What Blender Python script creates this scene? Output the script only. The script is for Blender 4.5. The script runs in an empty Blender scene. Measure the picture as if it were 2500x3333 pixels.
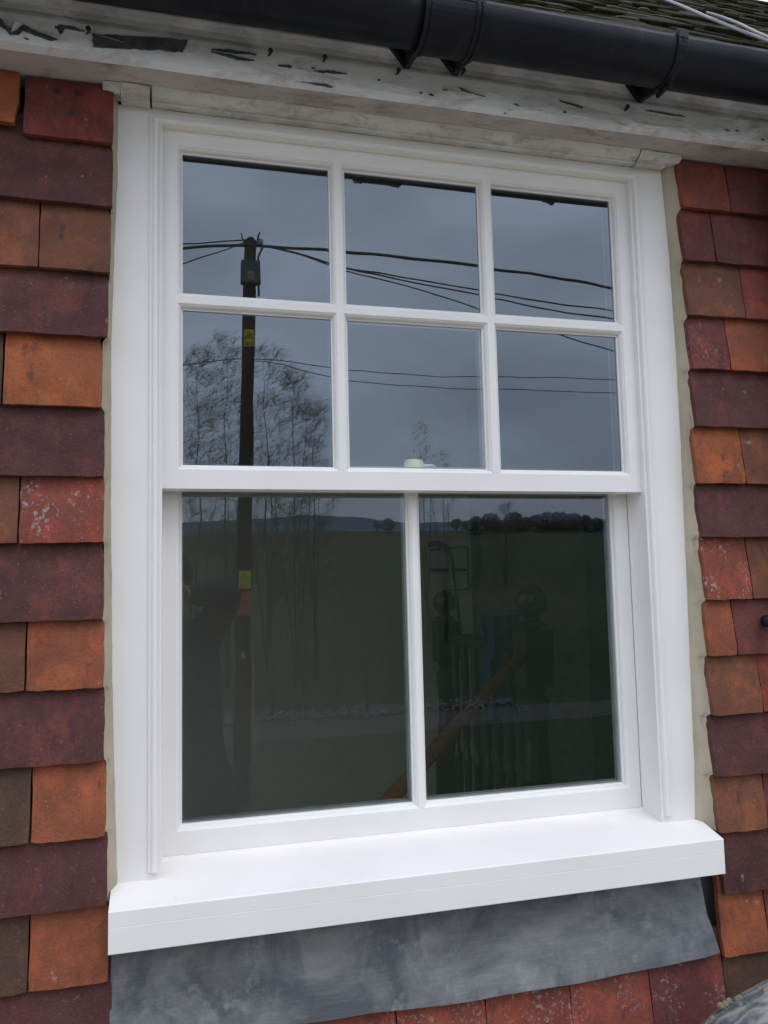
import bpy, bmesh, math, random
from mathutils import Vector, Matrix, noise
sc = bpy.context.scene
col = sc.collection
R = math.radians
# ------------------------------------------------------------------ camera
CAM = Vector((0.0874, -1.4634, 0.4853))
ROT = Matrix(((0.96689, 0.255191, -0.000424), (-0.254159, 0.962829, -0.091448), (-0.022929, 0.088528, 0.99581)))
F = 2633.9
cd = bpy.data.cameras.new('camera')
cam = bpy.data.objects.new('camera', cd)
col.objects.link(cam)
sc.camera = cam
M = Matrix((ROT.col[0], ROT.col[2], -ROT.col[1])).transposed()
cam.matrix_world = Matrix.Translation(CAM) @ M.to_4x4()
cd.sensor_fit = 'VERTICAL'
cd.sensor_height = 36.0
cd.lens = F / 3333 * 36.0
cd.clip_start = 0.02
cd.clip_end = 6000
# ------------------------------------------------------------------ world: overcast sky
w = bpy.data.worlds.new("World")
sc.world = w
w.use_nodes = True
nt = w.node_tree
nt.nodes.clear()
def wn(t): return nt.nodes.new(t)
out = wn('ShaderNodeOutputWorld'); bg = wn('ShaderNodeBackground')
nt.links.new(bg.outputs[0], out.inputs[0])
bg.inputs[1].default_value = 0.1
sky = wn('ShaderNodeTexSky'); sky.sky_type = 'NISHITA'; sky.sun_disc = False
sky.sun_elevation = R(52); sky.sun_rotation = R(150)
tc = wn('ShaderNodeTexCoord')
sep = wn('ShaderNodeSeparateXYZ'); nt.links.new(tc.outputs['Generated'], sep.inputs[0])
elev = wn('ShaderNodeMapRange'); nt.links.new(sep.outputs[2], elev.inputs[0])
elev.inputs[1].default_value = 0.0; elev.inputs[2].default_value = 1.0
elev.inputs[3].default_value = 0.33; elev.inputs[4].default_value = 1.0
mp = wn('ShaderNodeMapping'); mp.inputs['Scale'].default_value = (1, 1, 2.6)
nt.links.new(tc.outputs['Generated'], mp.inputs[0])
nz = wn('ShaderNodeTexNoise'); nz.inputs['Scale'].default_value = 2.3; nz.inputs['Detail'].default_value = 4
nz.inputs['Roughness'].default_value = 0.5
nt.links.new(mp.outputs[0], nz.inputs['Vector'])
cr = wn('ShaderNodeMapRange'); nt.links.new(nz.outputs[0], cr.inputs[0])
cr.inputs[1].default_value = 0.3; cr.inputs[2].default_value = 0.7
cr.inputs[3].default_value = 0.68; cr.inputs[4].default_value = 1.36
mul = wn('ShaderNodeMath'); mul.operation = 'MULTIPLY'
nt.links.new(elev.outputs[0], mul.inputs[0]); nt.links.new(cr.outputs[0], mul.inputs[1])
vs = wn('ShaderNodeVectorMath'); vs.operation = 'SCALE'
vs.inputs[0].default_value = (20.2, 22.6, 27.4)
nt.links.new(mul.outputs[0], vs.inputs['Scale'])
mx = wn('ShaderNodeMix'); mx.data_type = 'RGBA'; mx.inputs[0].default_value = 0.93
nt.links.new(sky.outputs[0], mx.inputs[6]); nt.links.new(vs.outputs[0], mx.inputs[7])
nt.links.new(mx.outputs[2], bg.inputs[0])
# ------------------------------------------------------------------ sun, very soft under cloud
sd = bpy.data.lights.new('sun', 'SUN'); sd.energy = 0.6; sd.angle = R(30); sd.color = (1, 0.90, 0.82)
so = bpy.data.objects.new('sun', sd); col.objects.link(so)
so.rotation_euler = Vector((0.35, -0.55, 1.0)).to_track_quat('Z', 'Y').to_euler()
sc.view_settings.view_transform = 'Standard'
sc.view_settings.look = 'None'
sc.view_settings.exposure = 0.0
sc.view_settings.gamma = 1.0
sc.render.engine = 'CYCLES'
sc.cycles.max_bounces = 10
sc.cycles.transparent_max_bounces = 24
sc.cycles.use_denoising = True

# ------------------------------------------------------------------ helpers
def ray(u, v):
    return ROT @ Vector(((u * 1.50693 - 1250) / F, 1.0, -(v * 1.50693 - 1666.5) / F))
def on_y(u, v, y):
    d = ray(u, v); return CAM + d * ((y - CAM.y) / d.y)
def on_roof(u, v, lift=0.0):
    d = ray(u, v); t = (1.50 + lift + (CAM.y + 0.14) - CAM.z) / (d.z - d.y)
    return CAM + d * t
def mirrored(u, v, D, yg=0.05):
    """a spot out in the landscape, D metres in front of the glass, as seen by way of the glass"""
    d = ray(u, v); s = (yg - CAM.y + D) / d.y
    return Vector((CAM.x + d.x * s, yg - D, CAM.z + d.z * s))

class MB:
    def __init__(s): s.v = []; s.f = []; s.c = []; s.m = []
    def face(s, idx, c=None, m=0): s.f.append(idx); s.c.append(c); s.m.append(m)
    def quad(s, a, b, c, d, colr=None, m=0):
        n = len(s.v); s.v += [tuple(a), tuple(b), tuple(c), tuple(d)]; s.face((n, n+1, n+2, n+3), colr, m)
    def box(s, a, b, colr=None, m=0, mat=None):
        x0, y0, z0 = a; x1, y1, z1 = b
        P = [Vector(p) for p in ((x0,y0,z0),(x1,y0,z0),(x1,y1,z0),(x0,y1,z0),(x0,y0,z1),(x1,y0,z1),(x1,y1,z1),(x0,y1,z1))]
        if mat: P = [mat @ p for p in P]
        n = len(s.v); s.v += [tuple(p) for p in P]
        for q in ((0,3,2,1),(4,5,6,7),(0,1,5,4),(1,2,6,5),(2,3,7,6),(3,0,4,7)):
            s.face(tuple(n+i for i in q), colr, m)
    def tube(s, pts, rad, k=8, colr=None, m=0, cap=True):
        pts = [Vector(p) for p in pts]
        if not isinstance(rad, (list, tuple)): rad = [rad]*len(pts)
        base = len(s.v); up = None
        for i, p in enumerate(pts):
            t = (pts[min(i+1, len(pts)-1)] - pts[max(i-1, 0)])
            if t.length < 1e-9: t = Vector((0,0,1))
            t.normalize()
            if up is None:
                up = Vector((0,0,1)) if abs(t.z) < 0.9 else Vector((1,0,0))
            a = t.cross(up)
            if a.length < 1e-6: a = t.cross(Vector((0,1,0)))
            a.normalize(); b = a.cross(t); up = b
            for j in range(k):
                an = 2*math.pi*j/k
                s.v.append(tuple(p + (a*math.cos(an) + b*math.sin(an))*rad[i]))
        for i in range(len(pts)-1):
            for j in range(k):
                s.face((base+i*k+j, base+i*k+(j+1)%k, base+(i+1)*k+(j+1)%k, base+(i+1)*k+j), colr, m)
        if cap:
            s.face(tuple(base+j for j in range(k))[::-1], colr, m)
            s.face(tuple(base+(len(pts)-1)*k+j for j in range(k)), colr, m)
    def lathe(s, o, prof, k=20, colr=None, m=0, axis='z'):
        base = len(s.v); o = Vector(o)
        for (r, h) in prof:
            for j in range(k):
                an = 2*math.pi*j/k; x, y = r*math.cos(an), r*math.sin(an)
                p = {'z': Vector((x, y, h)), 'y': Vector((x, h, y)), 'x': Vector((h, x, y))}[axis]
                s.v.append(tuple(o+p))
        for i in range(len(prof)-1):
            for j in range(k):
                s.face((base+i*k+j, base+i*k+(j+1)%k, base+(i+1)*k+(j+1)%k, base+(i+1)*k+j), colr, m)
        s.face(tuple(base+j for j in range(k))[::-1], colr, m)
        s.face(tuple(base+(len(prof)-1)*k+j for j in range(k)), colr, m)
    def prism_x(s, prof, x0, x1, nx=1, wob=None, colr=None):
        """profile [(y,z)..] swept along x, closed, with end caps"""
        k = len(prof); base = len(s.v)
        for i in range(nx+1):
            x = x0 + (x1-x0)*i/nx
            for j, (y, z) in enumerate(prof):
                dy, dz = wob(x, y, z, j) if wob else (0, 0)
                s.v.append((x, y+dy, z+dz))
        for i in range(nx):
            for j in range(k):
                s.face((base+i*k+j, base+i*k+(j+1)%k, base+(i+1)*k+(j+1)%k, base+(i+1)*k+j), colr)
        s.face(tuple(base+j for j in range(k))[::-1], colr); s.face(tuple(base+nx*k+j for j in range(k)), colr)
    def build(s, name, mat, parent=None, smooth=False, bevel=0.0, fix=True, seg=2, ang=35):
        me = bpy.data.meshes.new(name); me.from_pydata(s.v, [], s.f)
        mats = mat if isinstance(mat, (list, tuple)) else [mat]
        for q in mats: me.materials.append(q)
        if len(mats) > 1: me.polygons.foreach_set('material_index', s.m)
        if any(c is not None for c in s.c):
            at = me.color_attributes.new('tint', 'FLOAT_COLOR', 'CORNER')
            for p in me.polygons:
                c = s.c[p.index] or (1, 1, 1, 0)
                for li in p.loop_indices: at.data[li].color = c
        if fix:
            bm = bmesh.new(); bm.from_mesh(me); bmesh.ops.recalc_face_normals(bm, faces=bm.faces); bm.to_mesh(me); bm.free()
        if smooth:
            me.polygons.foreach_set('use_smooth', [True]*len(me.polygons)); me.set_sharp_from_angle(angle=R(40))
        o = bpy.data.objects.new(name, me); col.objects.link(o)
        if parent: o.parent = parent
        if bevel:
            b = o.modifiers.new('bevel', 'BEVEL'); b.width = bevel; b.segments = seg; b.limit_method = 'ANGLE'; b.angle_limit = R(ang)
            b.harden_normals = False
        return o
def empty(name, label, cat, group=None, loc=(0,0,0)):
    o = bpy.data.objects.new(name, None); col.objects.link(o); o.empty_display_size = 0.1
    o['label'] = label; o['category'] = cat
    if group: o['group'] = group
    return o
def tag(o, label, cat, group=None):
    o['label'] = label; o['category'] = cat
    if group: o['group'] = group
    return o
def struct(o, kind='structure'):
    o['kind'] = kind; return o

# ------------------------------------------------------------------ materials
class NT:
    def __init__(s, name):
        s.mat = bpy.data.materials.new(name); s.mat.use_nodes = True; s.t = s.mat.node_tree
        s.b = s.t.nodes['Principled BSDF']; s.out = s.t.nodes['Material Output']
        s.tc = s.t.nodes.new('ShaderNodeTexCoord')
    def n(s, t, **kw):
        q = s.t.nodes.new(t)
        for a, b in kw.items(): setattr(q, a, b)
        return q
    def l(s, a, b): s.t.links.new(a, b)
    def noise(s, scale, detail=4, rough=0.55, stretch=None, dist=0.0):
        q = s.n('ShaderNodeTexNoise'); q.inputs['Scale'].default_value = scale; q.inputs['Detail'].default_value = detail
        q.inputs['Roughness'].default_value = rough; q.inputs['Distortion'].default_value = dist
        if stretch:
            m = s.n('ShaderNodeMapping'); m.inputs['Scale'].default_value = stretch
            s.l(s.tc.outputs['Object'], m.inputs[0]); s.l(m.outputs[0], q.inputs['Vector'])
        else: s.l(s.tc.outputs['Object'], q.inputs['Vector'])
        return q.outputs[0]
    def ramp(s, v, a, b, lo=0.0, hi=1.0):
        q = s.n('ShaderNodeMapRange'); s.l(v, q.inputs[0])
        for i, x in enumerate((a, b, lo, hi)): q.inputs[i+1].default_value = x
        return q.outputs[0]
    def mix(s, f, a, b, mode='MIX'):
        q = s.n('ShaderNodeMix', data_type='RGBA', blend_type=mode)
        for i, x in ((0, f), (6, a), (7, b)):
            if isinstance(x, (int, float)): q.inputs[i].default_value = x
            elif isinstance(x, tuple): q.inputs[i].default_value = (*x, 1) if len(x) == 3 else x
            else: s.l(x, q.inputs[i])
        return q.outputs[2]
    def math(s, op, a, b=0.0):
        q = s.n('ShaderNodeMath', operation=op)
        for i, x in enumerate((a, b)):
            if isinstance(x, (int, float)): q.inputs[i].default_value = x
            else: s.l(x, q.inputs[i])
        return q.outputs[0]
    def color(s, c):
        if isinstance(c, tuple): s.b.inputs['Base Color'].default_value = (*c, 1)
        else: s.l(c, s.b.inputs['Base Color'])
    def rough(s, r):
        if isinstance(r, (int, float)): s.b.inputs['Roughness'].default_value = r
        else: s.l(r, s.b.inputs['Roughness'])
    def spec(s, v): s.b.inputs['Specular IOR Level'].default_value = v
    def bump(s, h, strength, dist):
        q = s.n('ShaderNodeBump'); q.inputs['Strength'].default_value = strength; q.inputs['Distance'].default_value = dist
        s.l(h, q.inputs['Height']); s.l(q.outputs[0], s.b.inputs['Normal'])
def simple(name, c, rough=0.6, spec=0.4, metal=0.0, var=0.15, scale=20):
    m = NT(name); f = m.noise(scale)
    a = tuple(x*(1-var) for x in c); b = tuple(min(1, x*(1+var)) for x in c)
    m.color(m.mix(m.ramp(f, .3, .7), a, b)); m.rough(rough); m.spec(spec); m.b.inputs['Metallic'].default_value = metal
    return m.mat

def white_paint(name, stretch):
    m = NT(name)
    base = m.mix(m.ramp(m.noise(6, 3), .35, .65), (.805, .765, .715), (.845, .805, .755))
    speck = m.ramp(m.noise(110, 2, .4), .80, .815)
    base = m.mix(speck, base, (.45, .42, .36))
    m.color(base); m.rough(0.42); m.spec(0.35)
    g = m.noise(1.0, 5, .6, stretch)
    m.bump(g, 0.16, 0.0009)
    return m.mat
paint_v = white_paint('white_gloss_paint_vertical_grain', (420, 420, 26))
paint_h = white_paint('white_gloss_paint_horizontal_grain', (26, 420, 420))

m = NT('weathered_white_paint'); g = m.noise(9, 6, .65, (1, 1, 2.2))
dirt = m.noise(1, 6, .72, (14, 26, 26), .5)
c = m.mix(m.ramp(g, .42, .68), (.66, .62, .58), (.50, .46, .42))
c = m.mix(m.ramp(dirt, .52, .68, 0, .75), c, (.24, .20, .155))
c = m.mix(m.ramp(m.noise(60, 3, .6), .70, .76, 0, .8), c, (.10, .09, .07))
m.color(c); m.rough(.65); m.bump(m.noise(80, 5, .6), .35, .002); old_white = m.mat

m = NT('flaking_fascia_paint'); g = m.noise(7, 5, .6, (1, 1, 3))
c = m.mix(m.ramp(g, .4, .66), (.86, .855, .84), (.70, .70, .67))
pos = m.n('ShaderNodeSeparateXYZ'); m.l(m.tc.outputs['Object'], pos.inputs[0])
c = m.mix(m.ramp(m.noise(1, 6, .7, (5, 5, 14), 1.0), .52, .66, 0, .6), c, (.36, .30, .22))
algae = m.math('MULTIPLY', m.ramp(pos.outputs[2], 1.412, 1.45), m.ramp(m.noise(12, 5, .6, (1, 1, 2)), .28, .55))
c = m.mix(m.math('MULTIPLY', algae, .6), c, (.27, .27, .235))
crack = m.noise(1, 6, .62, (9, 9, 46), .6)
c = m.mix(m.ramp(m.noise(1, 6, .7, (8, 8, 30), .8), .58, .70, 0, .5), c, (.26, .24, .20))
c = m.mix(m.ramp(crack, .69, .705), c, (.055, .055, .06))
c = m.mix(m.ramp(m.noise(75, 3, .6), .735, .77, 0, .8), c, (.10, .09, .07))
m.color(c); m.rough(.6)
m.bump(m.mix(m.ramp(crack, .645, .675), m.noise(40, 5), (0, 0, 0)), .5, .003); fascia_mat = m.mat

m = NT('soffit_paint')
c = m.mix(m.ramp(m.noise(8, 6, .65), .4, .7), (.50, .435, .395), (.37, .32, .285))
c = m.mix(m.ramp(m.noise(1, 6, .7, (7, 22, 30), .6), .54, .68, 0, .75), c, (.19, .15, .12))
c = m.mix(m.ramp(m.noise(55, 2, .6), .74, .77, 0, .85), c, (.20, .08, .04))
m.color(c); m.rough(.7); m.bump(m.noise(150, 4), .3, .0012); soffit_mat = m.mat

m = NT('handmade_clay_tile')
at = m.n('ShaderNodeVertexColor', layer_name='tint')
A = at.outputs[0]
def tn(r, g, b): return m.mix(1.0, A, (r, g, b), 'MULTIPLY')
big = m.ramp(m.noise(8, 6, .68, None, .8), .36, .62)
c = m.mix(m.math('MULTIPLY', big, .85), A, tn(.58, .60, .66))
c = m.mix(m.ramp(m.noise(17, 6, .7, (1, 1, .7)), .50, .64, 0, .75), c, tn(1.45, 1.22, 1.0))
c = m.mix(m.ramp(m.noise(9.5, 5, .7), .56, .70, 0, .6), c, tn(.62, .85, .80))
c = m.mix(m.ramp(m.noise(300, 3, .6), .52, .66, 0, .6), c, tn(.50, .46, .46))
c = m.mix(m.ramp(m.noise(240, 2, .6), .64, .72, 0, .32), c, (.36, .20, .14))
c = m.mix(m.ramp(m.noise(19, 5, .72, (1.6, 1, .6)), .60, .70, 0, .72), c, (.030, .024, .026))
c = m.mix(m.ramp(m.noise(41, 3, .5), .71, .75, 0, .4), c, (.36, .29, .24))
lich = m.math('MULTIPLY', m.math('MULTIPLY', m.ramp(m.noise(120, 4, .65), .55, .62), m.ramp(m.noise(15, 2, .5), .46, .54)), at.outputs[1])
c = m.mix(lich, c, (.30, .25, .235))
m.color(c); m.rough(m.ramp(m.noise(30), .3, .7, .62, .85)); m.spec(.3)
hgt = m.math('ADD', m.math('MULTIPLY', m.noise(45, 6, .62), 1.4), m.math('MULTIPLY', m.noise(330, 4, .6), .5))
m.bump(hgt, .62, .0030); tile_mat = m.mat

m = NT('mossy_roof_tile')
at = m.n('ShaderNodeVertexColor', layer_name='tint')
c = m.mix(m.ramp(m.noise(14, 6, .7), .42, .6), at.outputs[0], (.030, .029, .010))
c = m.mix(m.ramp(m.noise(40, 4, .6), .66, .72, 0, .8), c, (.17, .17, .12))
m.color(c); m.rough(.95); m.spec(.08); m.bump(m.noise(90, 6, .7), .9, .008); roof_mat = m.mat

m = NT('lead_sheet')
c = m.mix(m.ramp(m.noise(5.5, 6, .66, (1, 1, 1.2), .9), .38, .62), (.084, .085, .091), (.205, .203, .200))
c = m.mix(m.ramp(m.noise(1, 5, .7, (22, 20, 5), .6), .54, .70, 0, .55), c, (.06, .062, .082))
c = m.mix(m.ramp(m.noise(1, 5, .65, (5, 14, 90), .3), .64, .76, 0, .45), c, (.07, .07, .085))
c = m.mix(m.ramp(m.noise(16, 6, .7), .56, .74, 0, .75), c, (.32, .31, .30))
m.color(c); m.rough(m.ramp(m.noise(12), .3, .7, .42, .62)); m.b.inputs['Metallic'].default_value = .15; m.spec(.4)
m.bump(m.math('ADD', m.noise(7, 4), m.math('MULTIPLY', m.noise(1, 4, .6, (9, 20, 120)), .35)), .5, .006); lead_mat = m.mat

m = NT('sand_cement_mortar')
c = m.mix(m.ramp(m.noise(14, 5, .6, (1, 1, .5)), .35, .66), (.49, .415, .305), (.37, .315, .225))
m.color(m.mix(m.ramp(m.noise(500, 2), .6, .75, 0, .5), c, (.45, .42, .34))); m.rough(.92); m.spec(.2)
m.bump(m.noise(260, 5, .65), .5, .0012); mortar_mat = m.mat

m = NT('black_gutter_plastic')
c = m.mix(m.ramp(m.noise(9, 5, .6), .4, .7), (.006, .007, .010), (.014, .015, .019))
c = m.mix(m.ramp(m.noise(1, 4, .6, (90, 6, 6)), .64, .72, 0, .5), c, (.045, .047, .022))
m.color(c); m.rough(m.ramp(m.noise(25), .3, .7, .36, .50)); m.spec(.22); gutter_mat = m.mat

def glass(name, refl, trans, tint=(.84, .93, 1.0)):
    m = NT(name); t = m.t; t.nodes.remove(m.b)
    geo = m.n('ShaderNodeNewGeometry')
    dot = m.n('ShaderNodeVectorMath', operation='DOT_PRODUCT'); m.l(geo.outputs['Normal'], dot.inputs[0]); m.l(geo.outputs['Incoming'], dot.inputs[1])
    q = m.math('SUBTRACT', 1.0, m.math('ABSOLUTE', dot.outputs['Value']))
    fr = m.math('ADD', refl, m.math('MULTIPLY', m.math('POWER', q, 5.0), 1 - refl))
    gl = m.n('ShaderNodeBsdfGlossy'); gl.inputs['Roughness'].default_value = 0.0
    tr = m.n('ShaderNodeBsdfTransparent'); tr.inputs[0].default_value = (*trans, 1)
    gl.inputs['Color'].default_value = (*tint, 1)
    bp = m.n('ShaderNodeBump'); bp.inputs['Strength'].default_value = 1.0; bp.inputs['Distance'].default_value = .00016
    m.l(m.noise(7, 1, .4), bp.inputs['Height']); m.l(bp.outputs[0], gl.inputs['Normal'])
    mix = m.n('ShaderNodeMixShader'); m.l(fr, mix.inputs[0]); m.l(tr.outputs[0], mix.inputs[1]); m.l(gl.outputs[0], mix.inputs[2])
    m.l(mix.outputs[0], m.out.inputs[0]); return m.mat
glass_dark = glass('tinted_window_glass', .155, (.42, .42, .41), (.82, .91, 1.0))
glass_mid = glass('upper_pane_glass', .155, (.86, .86, .82), (.82, .91, 1.0))
glass_low = glass('lower_pane_glass', .125, (.93, .94, .91), (.88, .94, 1.0))
m = NT('glass_inner_leaf'); t = m.t; t.nodes.remove(m.b)
tr = m.n('ShaderNodeBsdfTransparent'); tr.inputs[0].default_value = (.95, .97, .96, 1); m.l(tr.outputs[0], m.out.inputs[0]); glass_back = m.mat
spacer_mat = simple('spacer_bar_grey', (.30, .32, .34), .4, .5, .5)
rubber = simple('black_rubber', (.012, .012, .016), .5)
brass = simple('cream_enamelled_catch', (.92, .88, .62), .3, .6, 0, .05)

# ------------------------------------------------------------------ house
house = empty('tile_hung_house', 'red and purple clay tile-hung house wall under a mossy tiled roof', 'house')
rnd = random.Random(5)
ORANGE = (.285, .083, .037); BROWN = (.185, .068, .036); PURPLE = (.106, .036, .033); RED = (.235, .058, .036)
DRED = (.150, .042, .035); OLIVE = (.088, .047, .030); BRIGHT = (.335, .096, .034); MAROON = (.165, .038, .030)

def tile(mb, x0, x1, zb, c, lich=0.0, ztop=None, seed=0, yb=-.030, jag=None, thick=.013, side=0):
    """one hanging tile: a slightly cambered slab, tilted out at its foot"""
    h = (ztop - zb) if ztop else .160
    nx, nz = 12, 8
    off = Vector((seed*3.17, seed*1.9, seed*.7))
    ta = noise.noise(off)*.004; rot = noise.noise(off+Vector((9, 0, 0)))*.006
    grid = {}
    base = len(mb.v)
    def P(i, j, front):
        u, v = i/nx, j/nz
        x = x0 + (x1-x0)*u; z = zb + h*v
        e = noise.noise(Vector((x*30, z*30, 3))+off)*.0014
        if i in (0, nx): x += e + noise.noise(Vector((z*90, 7, 0))+off)*.0008
        if j == 0: z += e + noise.noise(Vector((x*70, 1, 0))+off)*.0015
        if j == 0 and i in (0, nx): z += .0012; x += .0006 if i == 0 else -.0006
        if v*h > .117 and not ztop: x -= .004*side*(u if side > 0 else 1-u)
        if jag: x, z = jag(x, z, i, j, nx, nz)
        z += (x - (x0+x1)/2)*rot
        tilt = .016*min(v*h/.1166, 1.4)
        camber = .0010*(1-(2*u-1)**2)
        y = yb - .013 + tilt - camber + ta*(u-.5) + noise.noise(Vector((x*14, z*14, 0))+off)*.0016
        if front and (i in (0, nx)): y += .0012
        if front and j == 0: y += .0016
        if not front: y += thick
        return (x, y, z)
    for fr in (True, False):
        for j in range(nz+1):
            for i in range(nx+1): mb.v.append(P(i, j, fr))
    W_ = nx+1; O = W_*(nz+1); cc = (*c, 1)
    jit = 1 + noise.noise(off*2)*.22
    tint = (c[0]*jit, c[1]*jit*(1+.06*noise.noise(off*3)), c[2]*jit, lich)
    for j in range(nz):
        for i in range(nx):
            a = base+j*W_+i
            mb.face((a, a+1, a+W_+1, a+W_), tint)
            mb.face((O+a, O+a+W_, O+a+W_+1, O+a+1), tint)
    for i in range(nx):
        a = base+i; mb.face((a, O+a, O+a+1, a+1), tint)
        a = base+nz*W_+i; mb.face((a, a+1, O+a+1, O+a), tint)
    for j in range(nz):
        a = base+j*W_; mb.face((a, a+W_, O+a+W_, O+a), tint)
        a = base+j*W_+nx; mb.face((a, O+a, O+a+W_, a+W_), tint)

CZ = [1.263, 1.148, 1.030, .916, .794, .676, .565, .438, .326, .208, .089, -.019, -.136, -.252, -.369, -.486]
XR = [-.0105, -.0105, -.0135, -.0165, -.0255, -.0215, -.0212, -.0205, -.0190, -.0180, -.0145, -.0115, -.0085, -.0035, -.004, -.004]
left = [[(-.155, MAROON, 0)], [(None, PURPLE, 0)], [(-.127, BROWN, 0)], [(None, PURPLE, 0)], [(-.179, BRIGHT, 0)], [(None, PURPLE, 0)],
        [(-.151, RED, 1)], [(None, PURPLE, 0)], [(-.137, ORANGE, 0)], [(None, PURPLE, 0)], [(-.126, ORANGE, 0)], [(None, PURPLE, 0)], [(-.126, ORANGE, 0)], [(None, PURPLE, 0)], [(-.13, ORANGE, 0)], [(None, PURPLE, 0)]]
lcol = {2: BROWN, 4: OLIVE, 6: BROWN, 8: BROWN, 10: OLIVE, 12: OLIVE, 14: BROWN}
mb = MB(); s = 1
for k, z in enumerate(CZ):
    top = 1.374 if k == 0 else None
    j, c, li = left[k][0]
    x0 = j if j is not None else XR[k]-.262
    tile(mb, x0, XR[k], z, c, li, top, s, side=1); s += 1
    x = x0 - .003; first = True
    while x > -1.6:
        wd = .165 if j is None else .25
        cc = lcol.get(k, ORANGE) if first and j is not None else rnd.choice([ORANGE, BROWN, PURPLE, RED] if j is None else [BROWN, ORANGE, RED])
        if k == 0 and first:
            def jag(X, Z, i, jj, nx, nz, X1=x):
                if i == nx: X += -.012*max(0, 1-jj/3.2) + .006*noise.noise(Vector((Z*60, 3, 1)))
                if jj == 0: Z += .022 + .006*noise.noise(Vector((X*50, 0, 2)))
                return X, Z
            tile(mb, x-wd, x-.006, z, BRIGHT, 0, top, s, jag=jag, yb=-.036)
        else: tile(mb, x-wd, x, z, cc, 0, top, s)
        s += 1; x -= wd+.003; first = False
o = mb.build('left_tile_hanging', tile_mat, house, smooth=True)
o['label'] = 'clay tile hanging left of the window, purple and orange courses alternating'
# nail holes of the top left tile
for xx in (-.1035, -.071):
    mb = MB(); mb.lathe((xx, -.0335, 1.352), [(.0001, -.0012), (.0040, -.0012), (.0045, 0), (.0001, .0002)], 10, axis='y')
    mb.build('nail_hole', rubber, house)

XL = [1.131, 1.130, 1.132, 1.1335, 1.1345, 1.130, 1.1325, 1.1365, 1.1345, 1.1345, 1.1315, 1.1325, 1.137, 1.1275, 1.131, 1.13]
right = [[(1.249, RED), (1.42, DRED)], [(1.2055, DRED), (1.40, DRED)], [(1.2695, BROWN), (1.44, RED)], [(1.2235, DRED), (1.40, ORANGE)],
         [(1.38, PURPLE)], [(1.2445, BRIGHT), (1.41, BROWN)], [(1.38, PURPLE)], [(1.2440, RED), (1.41, BROWN)], [(1.1985, ORANGE), (1.365, DRED)],
         [(1.2520, BROWN), (1.41, RED)], [(1.38, PURPLE)], [(1.246, BROWN), (1.41, DRED)], [(1.37, PURPLE)], [(1.2330, ORANGE), (1.40, BROWN)],
         [(1.30, OLIVE), (1.47, BROWN)], [(1.245, BROWN), (1.41, RED)]]
LI = {7: .9, 3: .3, 5: .12}
mb = MB()
for k, z in enumerate(CZ):
    top = 1.374 if k == 0 else None
    x = XL[k]
    for i, (e, c) in enumerate(right[k]):
        tile(mb, x, e, z, c, LI.get(k, 0) if i == 0 else 0, top, s, side=-1 if i == 0 else 0); s += 1; x = e + .0025
    while x < 2.45:
        tile(mb, x, min(x+.165, 2.46), z, rnd.choice([ORANGE, BROWN, PURPLE, RED, DRED]), 0, top, s); s += 1; x += .1675
o = mb.build('right_tile_hanging', tile_mat, house, smooth=True)
o['label'] = 'clay tile hanging right of the window, edged by a mortar fillet'
mb = MB()
for k, z in enumerate([-.362, -.478]):
    x = -.03 - .08*k; js = [-.03-.08*k, .135-.08*k, .302-.08*k, .468-.08*k, .634-.08*k, .801-.08*k, .966-.08*k, 1.128-.0*k]
    for a, b in zip(js[:-1], js[1:]):
        tile(mb, a+.0012, b-.0012, z, rnd.choice([RED, RED, DRED, (.25, .062, .038)]), .55, None, s, yb=-.032); s += 1
o = mb.build('lower_tile_hanging', tile_mat, house, smooth=True)
o['label'] = 'red lichen-spotted tiles below the lead apron'

# backing wall with the window hole and gable end, room shell
wallm = simple('dark_felt_and_render', (.10, .085, .07), .9)
mb = MB()
for a, b in (((-1.8, .012, -3.7), (.012, .16, 1.50)), ((1.10, .012, -3.7), (2.45, .16, 1.50)), ((.012, .012, -3.7), (1.10, .16, -.03)), ((.012, .012, 1.375), (1.10, .16, 1.50))):
    mb.box(a, b)
mb.box((2.30, .16, -3.7), (2.45, 4.2, 1.50)); mb.box((-1.8, .16, -3.7), (-1.65, 4.2, -.25)); mb.box((-1.8, .16, -.25), (-1.65, .55, 1.50)); mb.box((-1.8, 2.2, -.25), (-1.65, 4.2, 1.50)); mb.box((-1.8, .55, 1.25), (-1.65, 2.2, 1.50)); mb.box((-1.65, 4.05, -3.7), (2.30, 4.2, 1.50))  # left wall opening is added, out of view, to let sky light in
mb.build('wall', wallm, house)
lowm = simple('brick_below', (.25, .10, .06), .9)
# soffit, fascia, head moulding
mb = MB(); mb.box((-1.9, -.0875, 1.378), (2.52, .012, 1.392)); so_ = mb.build('soffit_board', soffit_mat, house, bevel=.0008)
mb = MB()
prof = [(-.110, 1.3785), (-.1095, 1.428), (-.1075, 1.434), (-.104, 1.441), (-.104, 1.452), (-.108, 1.460), (-.1115, 1.464), (-.1120, 1.471), (-.1120, 1.54), (-.088, 1.54), (-.088, 1.3785)]
def fw(x, y, z, j):
    return (noise.noise(Vector((x*4, z*8, 0)))*.0016, noise.noise(Vector((x*9, j, 4)))*.0012 if z < 1.38 else 0)
mb.prism_x(prof, -1.9, 2.52, 260, fw)
o = mb.build('fascia_board', fascia_mat, house); o['label'] = 'white painted fascia board, flaking and stained'
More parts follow.
